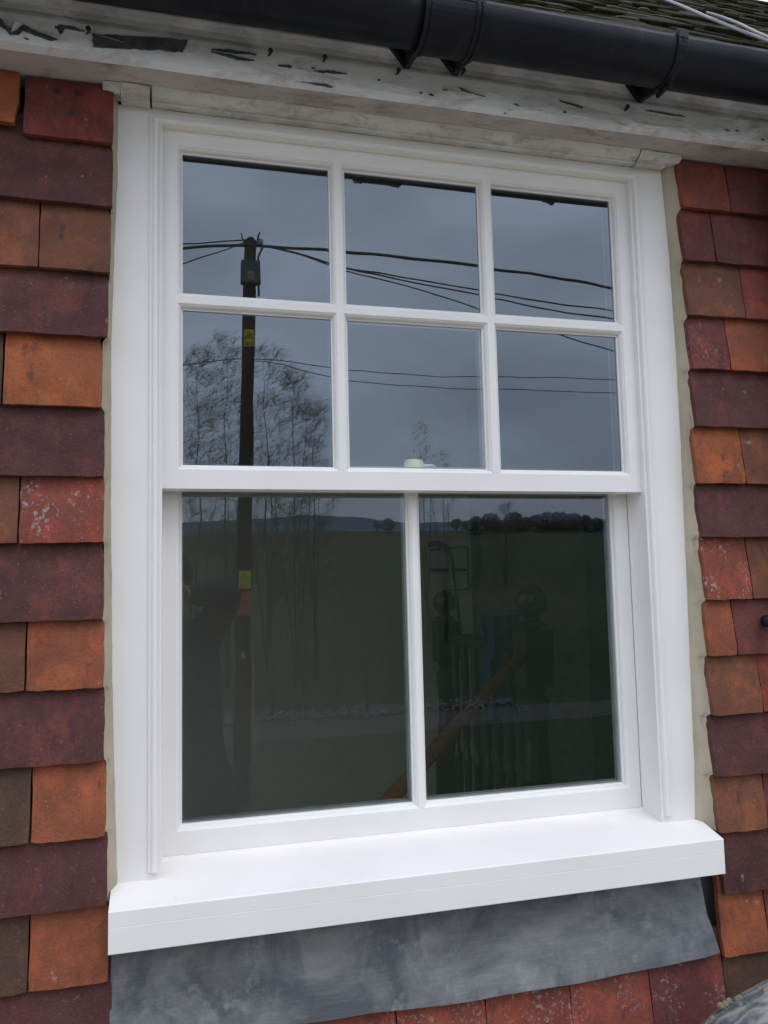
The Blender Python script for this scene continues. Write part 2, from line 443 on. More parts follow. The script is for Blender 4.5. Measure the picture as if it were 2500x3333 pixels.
# flaking curls and bare patches on the fascia
bare = simple('bare_weathered_wood', (.075, .078, .090), .8, .2, 0, .45, 45)
flake = simple('paint_flake_edge', (.50, .48, .42), .7, .3, 0, .3, 60)
mb = MB(); rf = random.Random(3)
def patch(pts, y=-.1128, own=True):
    global mb
    if own: mb = MB()
    n = len(mb.v); P = []
    for i in range(len(pts)):
        a = Vector(pts[i]); b = Vector(pts[(i+1) % len(pts)])
        for q in range(7):
            c_ = a.lerp(b, q/7); P.append((c_.x + rf.uniform(-.0016, .0016), c_.y + rf.uniform(-.0011, .0011)))
    for yy in (y, y+.0035): mb.v += [(p[0], yy, p[1]) for p in P]
    k = len(P)
    mb.face(tuple(n+i for i in range(k))); mb.face(tuple(n+k+i for i in range(k))[::-1])
    for i in range(k): mb.face((n+i, n+(i+1) % k, n+k+(i+1) % k, n+k+i))
    if own: mb.build('bare_patch', bare, house)
def fz(u, v, y=-.1128):
    p = on_y(u, v, y); return (p.x, p.z)
patch([fz(203, 100), fz(198, 72), fz(225, 75), fz(290, 77), fz(404, 86), fz(396, 111), fz(330, 106), fz(270, 104)])
patch([fz(118, 57), fz(128, 53), fz(158, 56), fz(180, 66), fz(165, 64), fz(140, 59), fz(131, 72)])
patch([fz(0, 38), fz(0, 55), fz(22, 72), fz(28, 64), fz(12, 52)])
patch([fz(20, 74), fz(52, 54), fz(85, 70), fz(125, 84), fz(110, 86), fz(78, 76), fz(50, 64), fz(38, 74)])
patch([fz(455, 106), fz(490, 106), fz(540, 113), fz(556, 117), fz(520, 114)])
patch([fz(455, 110), fz(500, 118), fz(550, 130), fz(520, 128), fz(480, 118)])
patch([fz(600, 139), fz(632, 141), fz(628, 146)]); patch([fz(680, 152), fz(720, 152), fz(752, 158), fz(700, 156)])
patch([fz(992, 188), fz(1002, 196), fz(1050, 208), fz(1030, 203), fz(1000, 192)])
patch([fz(1210, 216), fz(1240, 224), fz(1262, 232), fz(1225, 222)])
patch([fz(1395, 238), fz(1480, 252), fz(1470, 249), fz(1420, 240)])
mb = MB()
for i in range(13):
    x = rf.uniform(-.2, 1.5); z = 1.385 + abs(rf.gauss(0, .018)); l_ = rf.uniform(.003, .012); h_ = rf.uniform(.0008, .002)
    patch([(x, z), (x+l_*.5, z+h_), (x+l_, z-l_*.1), (x+l_*.5, z-h_)], -.1113, False)
struct(mb.build('paint_flecks', bare, house), 'stuff')
def curl(a, b, w_, lift):
    mb = MB()
    a = Vector((a[0], -.1115, a[1])); b = Vector((b[0], -.1115, b[1])); n = 8
    for i in range(n):
        p = a.lerp(b, i/n); q = a.lerp(b, (i+1)/n)
        l0 = math.sin(i/n*math.pi)*lift; l1 = math.sin((i+1)/n*math.pi)*lift
        o0 = Vector((0, -l0, -w_*math.sin(i/n*math.pi))); o1 = Vector((0, -l1, -w_*math.sin((i+1)/n*math.pi)))
        th = Vector((0, .0006, .0004))
        mb.quad(p, q, q+o1, p+o0); mb.quad(p+th, p+o0+th, q+o1+th, q+th)
    mb.build('paint_flake', flake, house)
curl(fz(22, 72), fz(52, 52), -.006, .010); curl(fz(50, 53), fz(128, 84), .007, .010)
curl(fz(150, 88), fz(118, 84), .003, .006); curl(fz(452, 103), fz(552, 131), .006, .009)
curl(fz(985, 188), fz(1048, 208), .004, .007); curl(fz(185, 62), fz(205, 66), -.004, .006); curl(fz(0, 36), fz(26, 68), .006, .008)
curl(fz(680, 150), fz(760, 158), .003, .004)
for i in range(16):
    x = rf.uniform(-.15, 1.45); z = rf.uniform(1.386, 1.412); l_ = rf.uniform(.02, .06)
    curl((x, z), (x+l_, z-.25*l_*rf.random()), rf.uniform(.002, .005), rf.uniform(.003, .008))
# rusty nails along the fascia
rust = simple('rust', (.05, .035, .025), .9, .2)
for (u, v) in ((192, 70), (583, 117), (700, 130), (1350, 236), (858, 158), (998, 158), (1465, 158)):
    mb = MB(); p = on_y(u, v, -.113); mb.lathe((p.x, -.124, p.z), [(.0001, 0), (.0045, 0), (.0045, .002), (.0022, .003), (.002, .012)], 8, axis='y')
    mb.tube([(p.x+.003, -.116, p.z+.004), (p.x+.001, -.122, p.z-.004), (p.x-.004, -.117, p.z-.007)], .0014, 5)
    mb.build('rusty_nail', rust, house)

mb = MB()
prof = [(.0, 1.360), (-.0195, 1.3575), (-.0215, 1.3585), (-.0205, 1.3625), (-.0285, 1.3650), (-.036, 1.3695), (-.0405, 1.375), (-.0415, 1.3775), (.0, 1.3775)]
def hw(x, y, z, j):
    return (noise.noise(Vector((x*14, j*.7, 2)))*.0011, noise.noise(Vector((x*22, j*.9, 7)))*.0010)
mb.prism_x(prof, .055, 1.036, 150, hw)
def hw2(x, y, z, j):
    return (noise.noise(Vector((x*30, j, 5)))*.0025, noise.noise(Vector((x*30, j, 8)))*.0018 - .001)
p2 = [(y-.002, z-.001) for y, z in prof]
mb.prism_x(p2, .002, .0515, 12, hw2); mb.prism_x(p2, 1.0385, 1.106, 14, hw2)
p3 = [(-.0, 1.3665), (-.028, 1.3645), (-.040, 1.370), (-.0405, 1.3775), (0, 1.3775)]
mb.prism_x(p3, -.028, .0015, 6, hw2); mb.prism_x(p3, 1.1065, 1.136, 6, hw2)
o = mb.build('head_moulding', old_white, house); o['label'] = 'cracked white moulding between window head and soffit'

# mortar fillets
EL = [(-.03, .0035), (.0, .0024), (.19, -.0037), (.39, -.0084), (.55, -.0110), (.76, -.0123), (.93, -.0124), (1.09, -.0093), (1.21, -.0048), (1.37, -.0047)]
ER = [(-.03, 1.1060), (0, 1.1067), (.10, 1.1114), (.317, 1.1159), (.557, 1.119), (.76, 1.1225), (.97, 1.123), (1.18, 1.119), (1.37, 1.110)]
def lerpt(T, z):
    for (a, b), (c_, d_) in zip(T[:-1], T[1:]):
        if z <= c_: return b + (d_-b)*(z-a)/(c_-a)
    return T[-1][1]
def fillet(name, sgn, label):
    mb = MB(); n = 190
    rows = []
    for i in range(n+1):
        z = -.022 + (1.366+.022)*i/n
        k = min(range(len(CZ)), key=lambda q: (z < CZ[q]-.0005, abs(z-CZ[q]) if z >= CZ[q]-.0005 else 9))
        fr = (z-CZ[k])/.1166
        ed = XR[k] if sgn < 0 else XL[k]
        wv = noise.noise(Vector((z*5, sgn, 0)))*.0012 + noise.noise(Vector((z*40, sgn, 3)))*.0010
        wo = noise.noise(Vector((z*60, sgn, 9)))*.0016
        flare = (.0 if z > .05 else (.05-z)*.16)
        inner = lerpt(EL if sgn < 0 else ER, z) + wv
        yo = -.030 + .013*min(max(fr, 0), 1)
        out_x = ed - sgn*(-.0005) if sgn > 0 else ed - .0005
        if sgn > 0: out_x = ed + .0015
        rows.append([(inner, -.0010, z), ((inner*.6+out_x*.4) , -.012+wo, z), ((inner*.2+out_x*.8), yo*.75+wo, z), (out_x + wo*.8, yo-.002, z), (out_x-sgn*(-.004), yo+.006, z), (out_x, .012, z), (inner, .012, z)])
    b = len(mb.v); k = 7
    for r_ in rows: mb.v += r_
    for i in range(n):
        for j in range(k):
            mb.face((b+i*k+j, b+i*k+(j+1) % k, b+(i+1)*k+(j+1) % k, b+(i+1)*k+j))
    mb.face(tuple(b+j for j in range(k))); mb.face(tuple(b+n*k+j for j in range(k)))
    o = mb.build(name, mortar_mat, house, smooth=True); o['label'] = label
fillet('mortar_fillet', -1, 'narrow mortar pointing at the left edge of the window')
fillet('mortar_fillet', 1, 'wide mortar fillet at the right edge of the window')

# lead apron under the sill
mb = MB(); nx, nz = 90, 14; b = 0
def leadp(i, j, front=True):
    u = i/nx; v = j/nz
    x = -.006 + (1.124)*u
    zb = -.249 + .006*math.sin(u*5+1) + .0035*noise.noise(Vector((u*9, 0, 0))) + .020*max(0, u-.55)
    z = -.086 + (zb+.086)*v
    if i == nx: x -= .030*(1-v)**1.2
    y = -.012 - .034*v**1.1 + .0022*noise.noise(Vector((x*9, z*9, 1))) + .0008*noise.noise(Vector((x*40, z*12, 1)))
    if u > .965: y += .012*((u-.965)/.035)*(1-v*.6)
    return (x, y + (0 if front else .0022), z)
for fr in (True, False):
    for j in range(nz+1):
        for i in range(nx+1): mb.v.append(leadp(i, j, fr))
W_ = nx+1; O = W_*(nz+1)
for j in range(nz):
    for i in range(nx):
        a = j*W_+i; mb.face((a, a+1, a+W_+1, a+W_)); mb.face((O+a, O+a+W_, O+a+W_+1, O+a+1))
for i in range(nx):
    a = nz*W_+i; mb.face((a, a+1, O+a+1, O+a))
for j in range(nz):
    a = j*W_+nx; mb.face((a, O+a, O+a+W_, a+W_)); a = j*W_; mb.face((a, a+W_, O+a+W_, O+a))
o = mb.build('lead_apron', lead_mat, house, smooth=True); o['label'] = 'mottled grey lead apron flashing under the sill'

# roof
mb = MB(); g = .098; rr = random.Random(9)
for r_ in range(24):
    y0 = -.178 + g*.7071*r_*1.0; z0 = 1.469 + g*.7071*r_
    x = -1.9 + (r_ % 2)*.083
    while x < 2.5:
        wd = .165; t = Matrix.Translation((x, y0, z0)) @ Matrix.Rotation(R(45-4) + rr.uniform(-.035, .035), 4, 'X') @ Matrix.Rotation(rr.uniform(-.03, .03), 4, 'Y')
        k_ = rr.uniform(.6, 1.3)
        c = rr.choice([(.036, .025, .019), (.026, .025, .013), (.042, .026, .019), (.020, .019, .014)])
        mb.box((0, 0, -.008), (wd-.004, .20, .009+rr.uniform(-.002, .006)), (*(q*k_*.62 for q in c), 1), 0, t)
        x += wd
o = mb.build('roof_tiles', roof_mat, house, bevel=.003, seg=1); o['label'] = 'dark moss-grown plain tile roof slope'
mb = MB()
mb.v += [(-1.9, -.10, 1.52), (2.50, -.10, 1.52), (2.50, 2.1, 3.72), (-1.9, 2.1, 3.72), (-1.9, 4.3, 1.52), (2.50, 4.3, 1.52)]
mb.face((0, 1, 2, 3)); mb.face((3, 2, 5, 4)); mb.face((0, 3, 4)); mb.face((1, 5, 2)); mb.face((0, 4, 5, 1))
mb.build('roof_deck', wallm, house)
mb = MB()   # moss cushions lying along the tile edges
for i in range(420):
    x = rr.uniform(.4, 2.5); r_ = rr.random()**.8*22; yy = -.184 + g*.7071*int(r_); zz = 1.478 + g*.7071*int(r_)
    rx = rr.uniform(.02, .07); rz = rr.uniform(.004, .009)
    mb.lathe((x, yy+.006, zz), [(.001, -rx), (rz*.8, -rx*.6), (rz, 0), (rz*.7, rx*.6), (.001, rx)], 6, axis='x')
mos = NT('moss'); mos.color(mos.mix(mos.ramp(mos.noise(60), .35, .65), (.022, .023, .008), (.058, .055, .022))); mos.rough(1); mos.bump(mos.noise(300, 4), .8, .004)
struct(mb.build('moss_growth', mos.mat, house, smooth=True), 'stuff')

# interior shell of the room (walls, floor, ceiling) as part of the house
room = simple('room_plaster', (.66, .62, .53), .9, .1, 0, .04)
mb = MB()
mb.quad((-1.64, .17, -.95), (2.29, .17, -.95), (2.29, 4.04, -.95), (-1.64, 4.04, -.95))
mb.build('landing_floor', simple('carpet', (.10, .085, .07), 1.0, 0), house, fix=False)
mb = MB(); mb.box((-1.64, .165, 1.42), (2.29, 4.04, 1.44)); mb.build('ceiling', room, house)
mb = MB(); mb.box((-1.645, .165, -.95), (-1.63, 4.04, -.25)); mb.box((-1.645, .165, -.25), (-1.63, .55, 1.42)); mb.box((-1.645, 2.2, -.25), (-1.63, 4.04, 1.42)); mb.box((-1.645, .55, 1.25), (-1.63, 2.2, 1.42)); mb.box((2.28, .165, -.95), (2.295, 4.04, 1.42)); mb.box((-1.63, 2.50, -.95), (1.600, 2.52, 1.42)); mb.box((1.590, 2.52, -.95), (1.600, 3.6, 1.42))  # plaster leaves the same added side opening free for light
mb.build('inner_wall', room, house)
mb = MB(); mb.box((1.60, 2.515, -.95), (2.264, 2.54, 1.42)); mb.build('partition', simple('brown_panel', (.36, .305, .23), .8), house)
mb = MB(); mb.box((2.265, .2, -.95), (2.279, 2.54, 1.42)); mb.build('darkening_sheet', simple('dark_sheet_tone', (.05, .045, .035), .8), house)  # dark sheet added over the plaster side wall to darken that strip

# ------------------------------------------------------------------ gutter and downpipe
gut = empty('rain_gutter', 'black half-round plastic rain gutter along the eaves', 'gutter')
GY, GZ, GR = -.205, 1.4655, .0545
def halfpipe(mb, x0, x1, r, th, nx=40, ext=0, wob=True):
    prof = []
    n = 22
    for i in range(n+1):
        a = math.pi + math.pi*i/n; prof.append((GY + r*math.cos(a), GZ + r*math.sin(a)))
    prof[0:0] = [(GY-r, GZ+.006+ext)]; prof.append((GY+r, GZ+.006))
    for i in range(n, -1, -1):
        a = math.pi + math.pi*i/n; prof.append((GY + (r-th)*math.cos(a), GZ + (r-th)*math.sin(a)+.0005))
    prof.insert(1+n+2, (GY+r-th, GZ+.006)); prof.append((GY-r+th, GZ+.006+ext))
    mb.prism_x(prof, x0, x1, nx, (lambda x, y, z, j: (0, noise.noise(Vector((x*1.5, 0, 0)))*.002)) if wob else None)
mb = MB(); halfpipe(mb, -1.9, .523, GR, .003); halfpipe(mb, .527, 2.6, GR, .003)
mb.build('gutter_channel', gutter_mat, gut, smooth=False, bevel=0)
for q in gut.children:
    q.data.polygons.foreach_set('use_smooth', [len(p.vertices) == 4 for p in q.data.polygons])
def bracket(x, wd, name='gutter_bracket', tip=None):
    mb = MB(); halfpipe(mb, x-wd/2, x+wd/2, GR+.0045, .0035, 2, .004, False)
    mb.box((x-wd/2, GY-GR-.0055, GZ-.004), (x+wd/2, GY-GR+.006, GZ+.0135))
    if wd < .05:
        mb.tube([(x, GY-GR-.005, GZ), (x, GY-GR*.8, GZ-GR*.68), (x, GY-.01, GZ-GR-.007), (x, GY+.03, GZ-GR-.006)], [.003, .004, .005, .005], 8)
    # V shaped foot on the fascia
    hw_ = .036; tz = 1.4275
    for (xa) in ([x] if tip is None else tip):
        n = len(mb.v)
        for y in (-.1145, -.126):
            mb.v += [(xa-hw_, y, 1.468), (xa+hw_*.8, y, 1.468), (xa+.006, y, tz), (xa-.004, y, tz)]
        mb.face((n, n+1, n+2, n+3)); mb.face((n+7, n+6, n+5, n+4))
        for i in range(4): mb.face((n+i, n+(i+1) % 4, n+4+(i+1) % 4, n+4+i))
        mb.v += [(xa-.004, -.1145, tz+.002), (xa+.006, -.1145, tz+.002), (xa+.004, GY+.01, GZ-GR-.003), (xa-.004, GY+.01, GZ-GR-.003), (xa-.012, -.1145, 1.47), (xa+.012, -.1145, 1.47)]
        n += 8; mb.face((n, n+1, n+2, n+3)); mb.face((n+4, n, n+3)); mb.face((n+1, n+5, n+2)); mb.face((n+4, n+3, n+2, n+5))
    return mb.build(name, gutter_mat, gut, bevel=.0012)
bracket(.990, .020)
u_ = bracket(.552, .104, 'gutter_union', [.506, .600])
for x in (.502, .512, .592, .602):
    mb = MB(); halfpipe(mb, x-.003, x+.003, GR+.0068, .003, 1, .005, False)
    mb.build('union_clip', gutter_mat, gut, bevel=.0006)
bracket(1.93, .020); bracket(-.42, .020)

dp = empty('downpipe', 'black downpipe just entering the right edge of the view', 'downpipe')
mb = MB(); mb.tube([(1.378, -.092, 1.44), (1.378, -.092, .9), (1.378, -.092, -3.6)], .034, 20); mb.build('pipe', gutter_mat, dp, smooth=True)
mb = MB(); mb.lathe((1.378, -.092, 1.12), [(.036, 0), (.042, .01), (.042, .05), (.046, .055), (.046, .19), (.036, .20)], 24); mb.build('socket', gutter_mat, dp)
mb = MB(); mb.lathe((1.378, -.092, .375), [(.036, 0), (.040, .002), (.040, .028), (.036, .03)], 24)
mb.box((1.290, -.060, .380), (1.345, -.050, .402)); mb.lathe((1.266, -.062, .392), [(.0001, 0), (.010, .001), (.0125, .006), (.0125, .018), (.0001, .019)], 14, axis='y')
mb.build('pipe_clip', gutter_mat, dp, bevel=.001)

# cables over the roof
cab = NT('grey_cable'); cab.color((.24, .225, .21)); cab.rough(.6)
mb = MB()
p1 = [on_roof(*q, .05) for q in ((1410, -14), (1440, 0), (1480, 16), (1530, 38), (1580, 58), (1620, 74), (1700, 104))]
mb.tube(p1, .0046, 8)
o = mb.build('roof_cable', cab.mat, None, smooth=True); tag(o, 'pale grey cable draped down the mossy roof, the longer strand', 'cable', 'cables on the roof')
p1 = [on_roof(*q, .055) for q in ((1527, 36), (1560, 46), (1600, 62), (1635, 80), (1700, 108))]
mb = MB(); mb.tube([p + Vector((0, 0, .012)) for p in p1], .0036, 8)
o = mb.build('roof_cable', cab.mat, None, smooth=True); tag(o, 'short upper strand of pale cable splitting off near roof corner', 'cable', 'cables on the roof')

# weathered rounded roll in the bottom corner
m = NT('dirty_blue_grey_lead')
c = m.mix(m.ramp(m.noise(1, 5, .6, (14, 60, 42), .8), .42, .58), (.062, .066, .076), (.22, .21, .18))
c = m.mix(m.ramp(m.noise(26, 4, .6), .60, .68), c, (.24, .20, .12))
m.color(c); m.rough(.7); m.bump(m.noise(1, 5, .6, (18, 70, 50)), .6, .004)
roll = empty('lead_covered_roll', 'rounded blue-grey weathered roll with clods of dirt in the bottom right corner', 'roll')
mb = MB()
pts = [Vector((x+.027, -.2, z-.052)) for x, z in ((.80, -.40), (.88, -.325), (.9535, -.2694), (1.0008, -.245), (1.039, -.228), (1.096, -.2128), (1.16, -.200), (1.28, -.19), (1.5, -.19))]
mb.tube([p + Vector((.004, 0, -.012)) for p in pts], .054, 28)
mb.build('roll', m.mat, roll, smooth=True)
mb = MB(); rc = random.Random(4)
for (u, v) in ((1570, 2166), (1562, 2172), (1598, 2160), (1545, 2200)):
    p = on_y(u, v, -.185)
    for q in range(5):
        r_ = rc.uniform(.003, .007); pp = p + Vector((rc.uniform(-.007, .007), 0, rc.uniform(-.003, .003)))
        mb.lathe(pp, [(.0003, -r_), (r_*.8, -r_*.5), (r_, 0), (r_*.7, r_*.6), (.0003, r_)], 7)
mb.build('dirt_clods', simple('dry_dirt', (.19, .165, .11), 1, .1, 0, .3, 200), roll)

# ------------------------------------------------------------------ the sash window
win = empty('sash_window', 'new white painted wooden sash window, six panes over two', 'window')
# outer lining
FX0, FX1, FT = 0.0, 1.1102, 1.3600
BX0, BX1, BT = .0673, 1.0380, 1.3313
mb = MB()
mb.box((-.016, 0, -.012), (BX0+.006, .060, FT)); mb.build('outer_lining', paint_v, win, bevel=.0008)
mb = MB(); mb.box((BX1-.006, 0, -.012), (FX1+.018, .060, FT)); mb.build('outer_lining', paint_v, win, bevel=.0008)
mb = MB(); mb.box((BX0+.0062, .0004, BT+.006), (BX1-.0062, .060, FT)); mb.build('head_lining', paint_h, win, bevel=.0006)
mb = MB()
for xa, xb in ((.030, .0600), (1.0452, 1.075)): mb.box((xa, .0125, -.01), (xb, .14, 1.37))
mb.build('pulley_stile', paint_v, win)
# staff bead: one moulded profile mitred round jambs and head
prof = [(0.0, .0125), (0.0, -.0030), (.0012, -.0062), (.0036, -.0082), (.0068, -.0086), (.0098, -.0072), (.0112, -.0048), (.0135, -.0040), (.0165, -.0034), (.0172, -.0012), (.0172, .0125)]
mb = MB()
def sweep(path):   # path gives for profile width w the 4 corner points
    base = len(mb.v); k = len(prof)
    for P in path:
        for (w_, y) in prof: mb.v.append(P(w_, y))
    for i in range(len(path)-1):
        for j in range(k-1): mb.face((base+i*k+j, base+i*k+j+1, base+(i+1)*k+j+1, base+(i+1)*k+j))
    mb.face(tuple(base+j for j in range(k))); mb.face(tuple(base+(len(path)-1)*k+j for j in range(k)))
sweep([lambda w_, y: (BX0-w_, y, .0125), lambda w_, y: (BX0-w_, y, BT+w_), lambda w_, y: (BX1+w_, y, BT+w_), lambda w_, y: (BX1+w_, y, .0135)])
mb.build('staff_bead', paint_v, win)
# parting beads
mb = MB(); mb.box((1.0290, .0575, .0015), (1.0452, .0650, 1.34)); mb.box((1.0335, .0545, .0015), (1.0412, .0576, 1.34)); mb.build('parting_bead', paint_v, win, bevel=.0007)
mb = MB(); mb.box((.0600, .0575, .0015), (.0735, .0650, 1.34)); mb.build('parting_bead', paint_v, win, bevel=.0007)

GP = [(0.0, .0), (0.0, -.0032), (.26, -.0042), (.30, -.0062), (.42, -.0100), (.62, -.0128), (.84, -.0140), (.86, -.0152), (1.0, -.0160)]  # ogee from glass edge to the flat
def sash(name, xs, zs, face_y, glass_y, back_y, gx, gz, flat, vbars, hbars, glassmats, label):
    """xs,zs: outer rectangle; gx, gz: glass edges of each opening; flat: moulding width"""
    root = empty(name, None, None); del root['label']; del root['category']; root.parent = win
    root['label'] = label
    buckets = {'rail': MB()}
    for i in range(len(gx)-1): buckets['v%d' % i] = MB()
    for i in range(len(gz)-1): buckets['h%d' % i] = MB()
    X = [xs[0]]; Z = [zs[0]]
    for a, b in gx: X += [a-flat, b+flat]
    for a, b in gz: Z += [a-flat, b+flat]
    X.append(xs[1]); Z.append(zs[1])
    def bucket(i, j):
        # cell indices in X/Z grid: even = member, odd = opening
        vi = i//2-1 if (i % 2 == 0 and 0 < i < len(X)-2) else None
        hj = j//2-1 if (j % 2 == 0 and 0 < j < len(Z)-2) else None
        if vi is not None and 0 < j < len(Z)-2 and hj is None: return buckets['v%d' % vi]
        if hj is not None and 0 < i < len(X)-2: return buckets['h%d' % hj]
        return buckets['rail']
    for i in range(len(X)-1):
        for j in range(len(Z)-1):
            if i % 2 and j % 2: continue
            B = bucket(i, j); x0, x1, z0, z1 = X[i], X[i+1], Z[j], Z[j+1]
            B.quad((x0, face_y, z0), (x1, face_y, z0), (x1, face_y, z1), (x0, face_y, z1))
            B.quad((x0, back_y, z1), (x1, back_y, z1), (x1, back_y, z0), (x0, back_y, z0))
    B = buckets['rail']
    B.quad((xs[0], face_y, zs[0]), (xs[0], back_y, zs[0]), (xs[1], back_y, zs[0]), (xs[1], face_y, zs[0]))
    B.quad((xs[0], face_y, zs[1]), (xs[1], face_y, zs[1]), (xs[1], back_y, zs[1]), (xs[0], back_y, zs[1]))
    B.quad((xs[0], face_y, zs[0]), (xs[0], face_y, zs[1]), (xs[0], back_y, zs[1]), (xs[0], back_y, zs[0]))
    B.quad((xs[1], face_y, zs[0]), (xs[1], back_y, zs[0]), (xs[1], back_y, zs[1]), (xs[1], face_y, zs[1]))
    dep = glass_y - face_y
    nx_, nz_ = len(gx), len(gz)
    for a in range(nx_):
        for b in range(nz_):
            (x0, x1), (z0, z1) = gx[a], gz[b]
            steps = [(t*flat, glass_y + q*dep/.016) for t, q in GP]
            back = [(0.0, glass_y), (0.0, glass_y+.004), (-.0, glass_y+.024), (.0015, back_y-.003), (.003, back_y)] if back_y > glass_y+.024 else [(0.0, glass_y), (0.0, back_y)]
            ringsets = [steps, back]
            sides = {'L': ('v%d' % (a-1) if a > 0 else 'rail'), 'R': ('v%d' % a if a < nx_-1 else 'rail'),
                     'B': ('h%d' % (b-1) if b > 0 else 'rail'), 'T': ('h%d' % b if b < nz_-1 else 'rail')}
            for rs in ringsets:
                for (o0, y0), (o1, y1) in zip(rs[:-1], rs[1:]):
                    c0_ = [(x0-o0, y0, z0-o0), (x1+o0, y0, z0-o0), (x1+o0, y0, z1+o0), (x0-o0, y0, z1+o0)]
                    c1_ = [(x0-o1, y1, z0-o1), (x1+o1, y1, z0-o1), (x1+o1, y1, z1+o1), (x0-o1, y1, z1+o1)]
                    for sd_, (p, q) in zip('BRTL', ((0, 1), (1, 2), (2, 3), (3, 0))):
                        buckets[sides[sd_]].quad(c0_[p], c0_[q], c1_[q], c1_[p])
    for key, B in buckets.items():
        if not B.f: continue
        nm = 'sash_frame' if key == 'rail' else 'glazing_bar'
        o = B.build(nm, paint_h if key in ('rail',) or key[0] == 'h' else paint_v, root, fix=False)
        bm = bmesh.new(); bm.from_mesh(o.data); bmesh.ops.remove_doubles(bm, verts=bm.verts, dist=1e-5); bm.to_mesh(o.data); bm.free()
    rg = random.Random(hash(name) % 7 if False else len(name))
    for a in range(nx_):
        for b in range(nz_):
            (x0, x1), (z0, z1) = gx[a], gz[b]
            e = .004; tx, tz_ = rg.uniform(-.0009, .0009), rg.uniform(-.0008, .0008)
            mb = MB(); y = glass_y + .0005
            mb.box((x0-e, y, z0-e), (x1+e, y+.022, z1+e))
            cx_, cz_ = (x0+x1)/2, (z0+z1)/2
            mb.v = [(vx, vy + (vx-cx_)*tx + (vz-cz_)*tz_, vz) for vx, vy, vz in mb.v]
            mb.m = [0 if i == 2 else 1 for i in range(6)]
            g_ = mb.build('glass_pane', [glassmats[(a, b)], glass_back], root)
            mb = MB(); d = .0040
            for A, Bq in (((x0-e, y+.003, z0-e), (x1+e, y+.019, z0+d)), ((x0-e, y+.003, z1-d), (x1+e, y+.019, z1+e)), ((x0-e, y+.003, z0+d), (x0+d*.6, y+.019, z1-d)), ((x1-d, y+.003, z0+d), (x1+e, y+.019, z1-d))):
                mb.box(A, Bq)
            mb.build('spacer_bar', spacer_mat, g_)
    return root
ux = [(.1089, .3847), (.4166, .6937), (.7255, .9974)]
uz = [(.7069, .9936), (1.0253, 1.2926)]
gm = {(a, b): glass_dark for a in range(3) for b in range(2)}; gm[(1, 0)] = glass_mid
sash('upper_sash', (.0605, 1.0448), (.6627, 1.336), .012, .028, .057, ux, uz, .0095, 2, 1, gm, 'upper sash with six panes')
sash('lower_sash', (.0605, 1.0282), (.0152, .7060), .065, .081, .110, [(.1074, .5400), (.5675, .9944)], [(.0642, .667)], .0090, 1, 0, {(0, 0): glass_low, (1, 0): glass_low}, 'lower sash with two tall panes')
# sill
mb = MB()
sy = lambda y: -.0183 * (y/-.072) if y < 0 else .008*(y/.07)
prof = [(-.072, -.0192), (-.0715, -.0183), (0.0, -.0002), (.062, .0145), (.150, .0150), (.150, -.0840), (-.050, -.0840), (-.0705, -.0840), (-.072, -.0828)]
def sill_prof(zoff=0): return prof
mb.prism_x([(-.072, -.0195), (-.0710, -.0182), (0.0, .0000), (.056, .0100), (.0615, .0138), (.066, .0150), (.150, .0150), (.150, -.0838), (-.0710, -.0838), (-.072, -.0828), (-.072, -.0440), (-.0713, -.0436), (-.072, -.0432)], -.0068, 1.1174, 1)
mb.build('sill', paint_h, win, bevel=.0006)
# caulk at the sill end + run of white sealant
# catch on the meeting rail (seen through the glass)
mb = MB()
p = on_y(898, 1015, .086); z0 = .7105
mb.lathe((p.x, .098, z0), [(.0235, 0), (.0225, .006), (.0205, .014), (.0190, .0225), (.0165, .0245), (.001, .0250)], 28)
k_ = mb.build('sash_catch', brass, win, smooth=True)
mb = MB(); p = on_y(928, 1015, .086)
mb.tube([(p.x-.018, .098, z0+.010), (p.x-.004, .098, z0+.013), (p.x+.012, .098, z0+.013), (p.x+.017, .098, z0+.006)], .0045, 10)
mb.box((p.x-.020, .088, z0), (p.x+.016, .108, z0+.007)); mb.build('catch_keeper', simple('bright_metal', (.6, .58, .5), .3, .5, .6), win, bevel=.001)
mb = MB(); p = on_y(884, 1015, .086); mb.box((p.x-.016, .088, z0), (p.x+.006, .108, z0+.009)); mb.build('catch_plate', simple('bright_metal_plate', (.6, .58, .5), .3, .5, .6), win, bevel=.001)

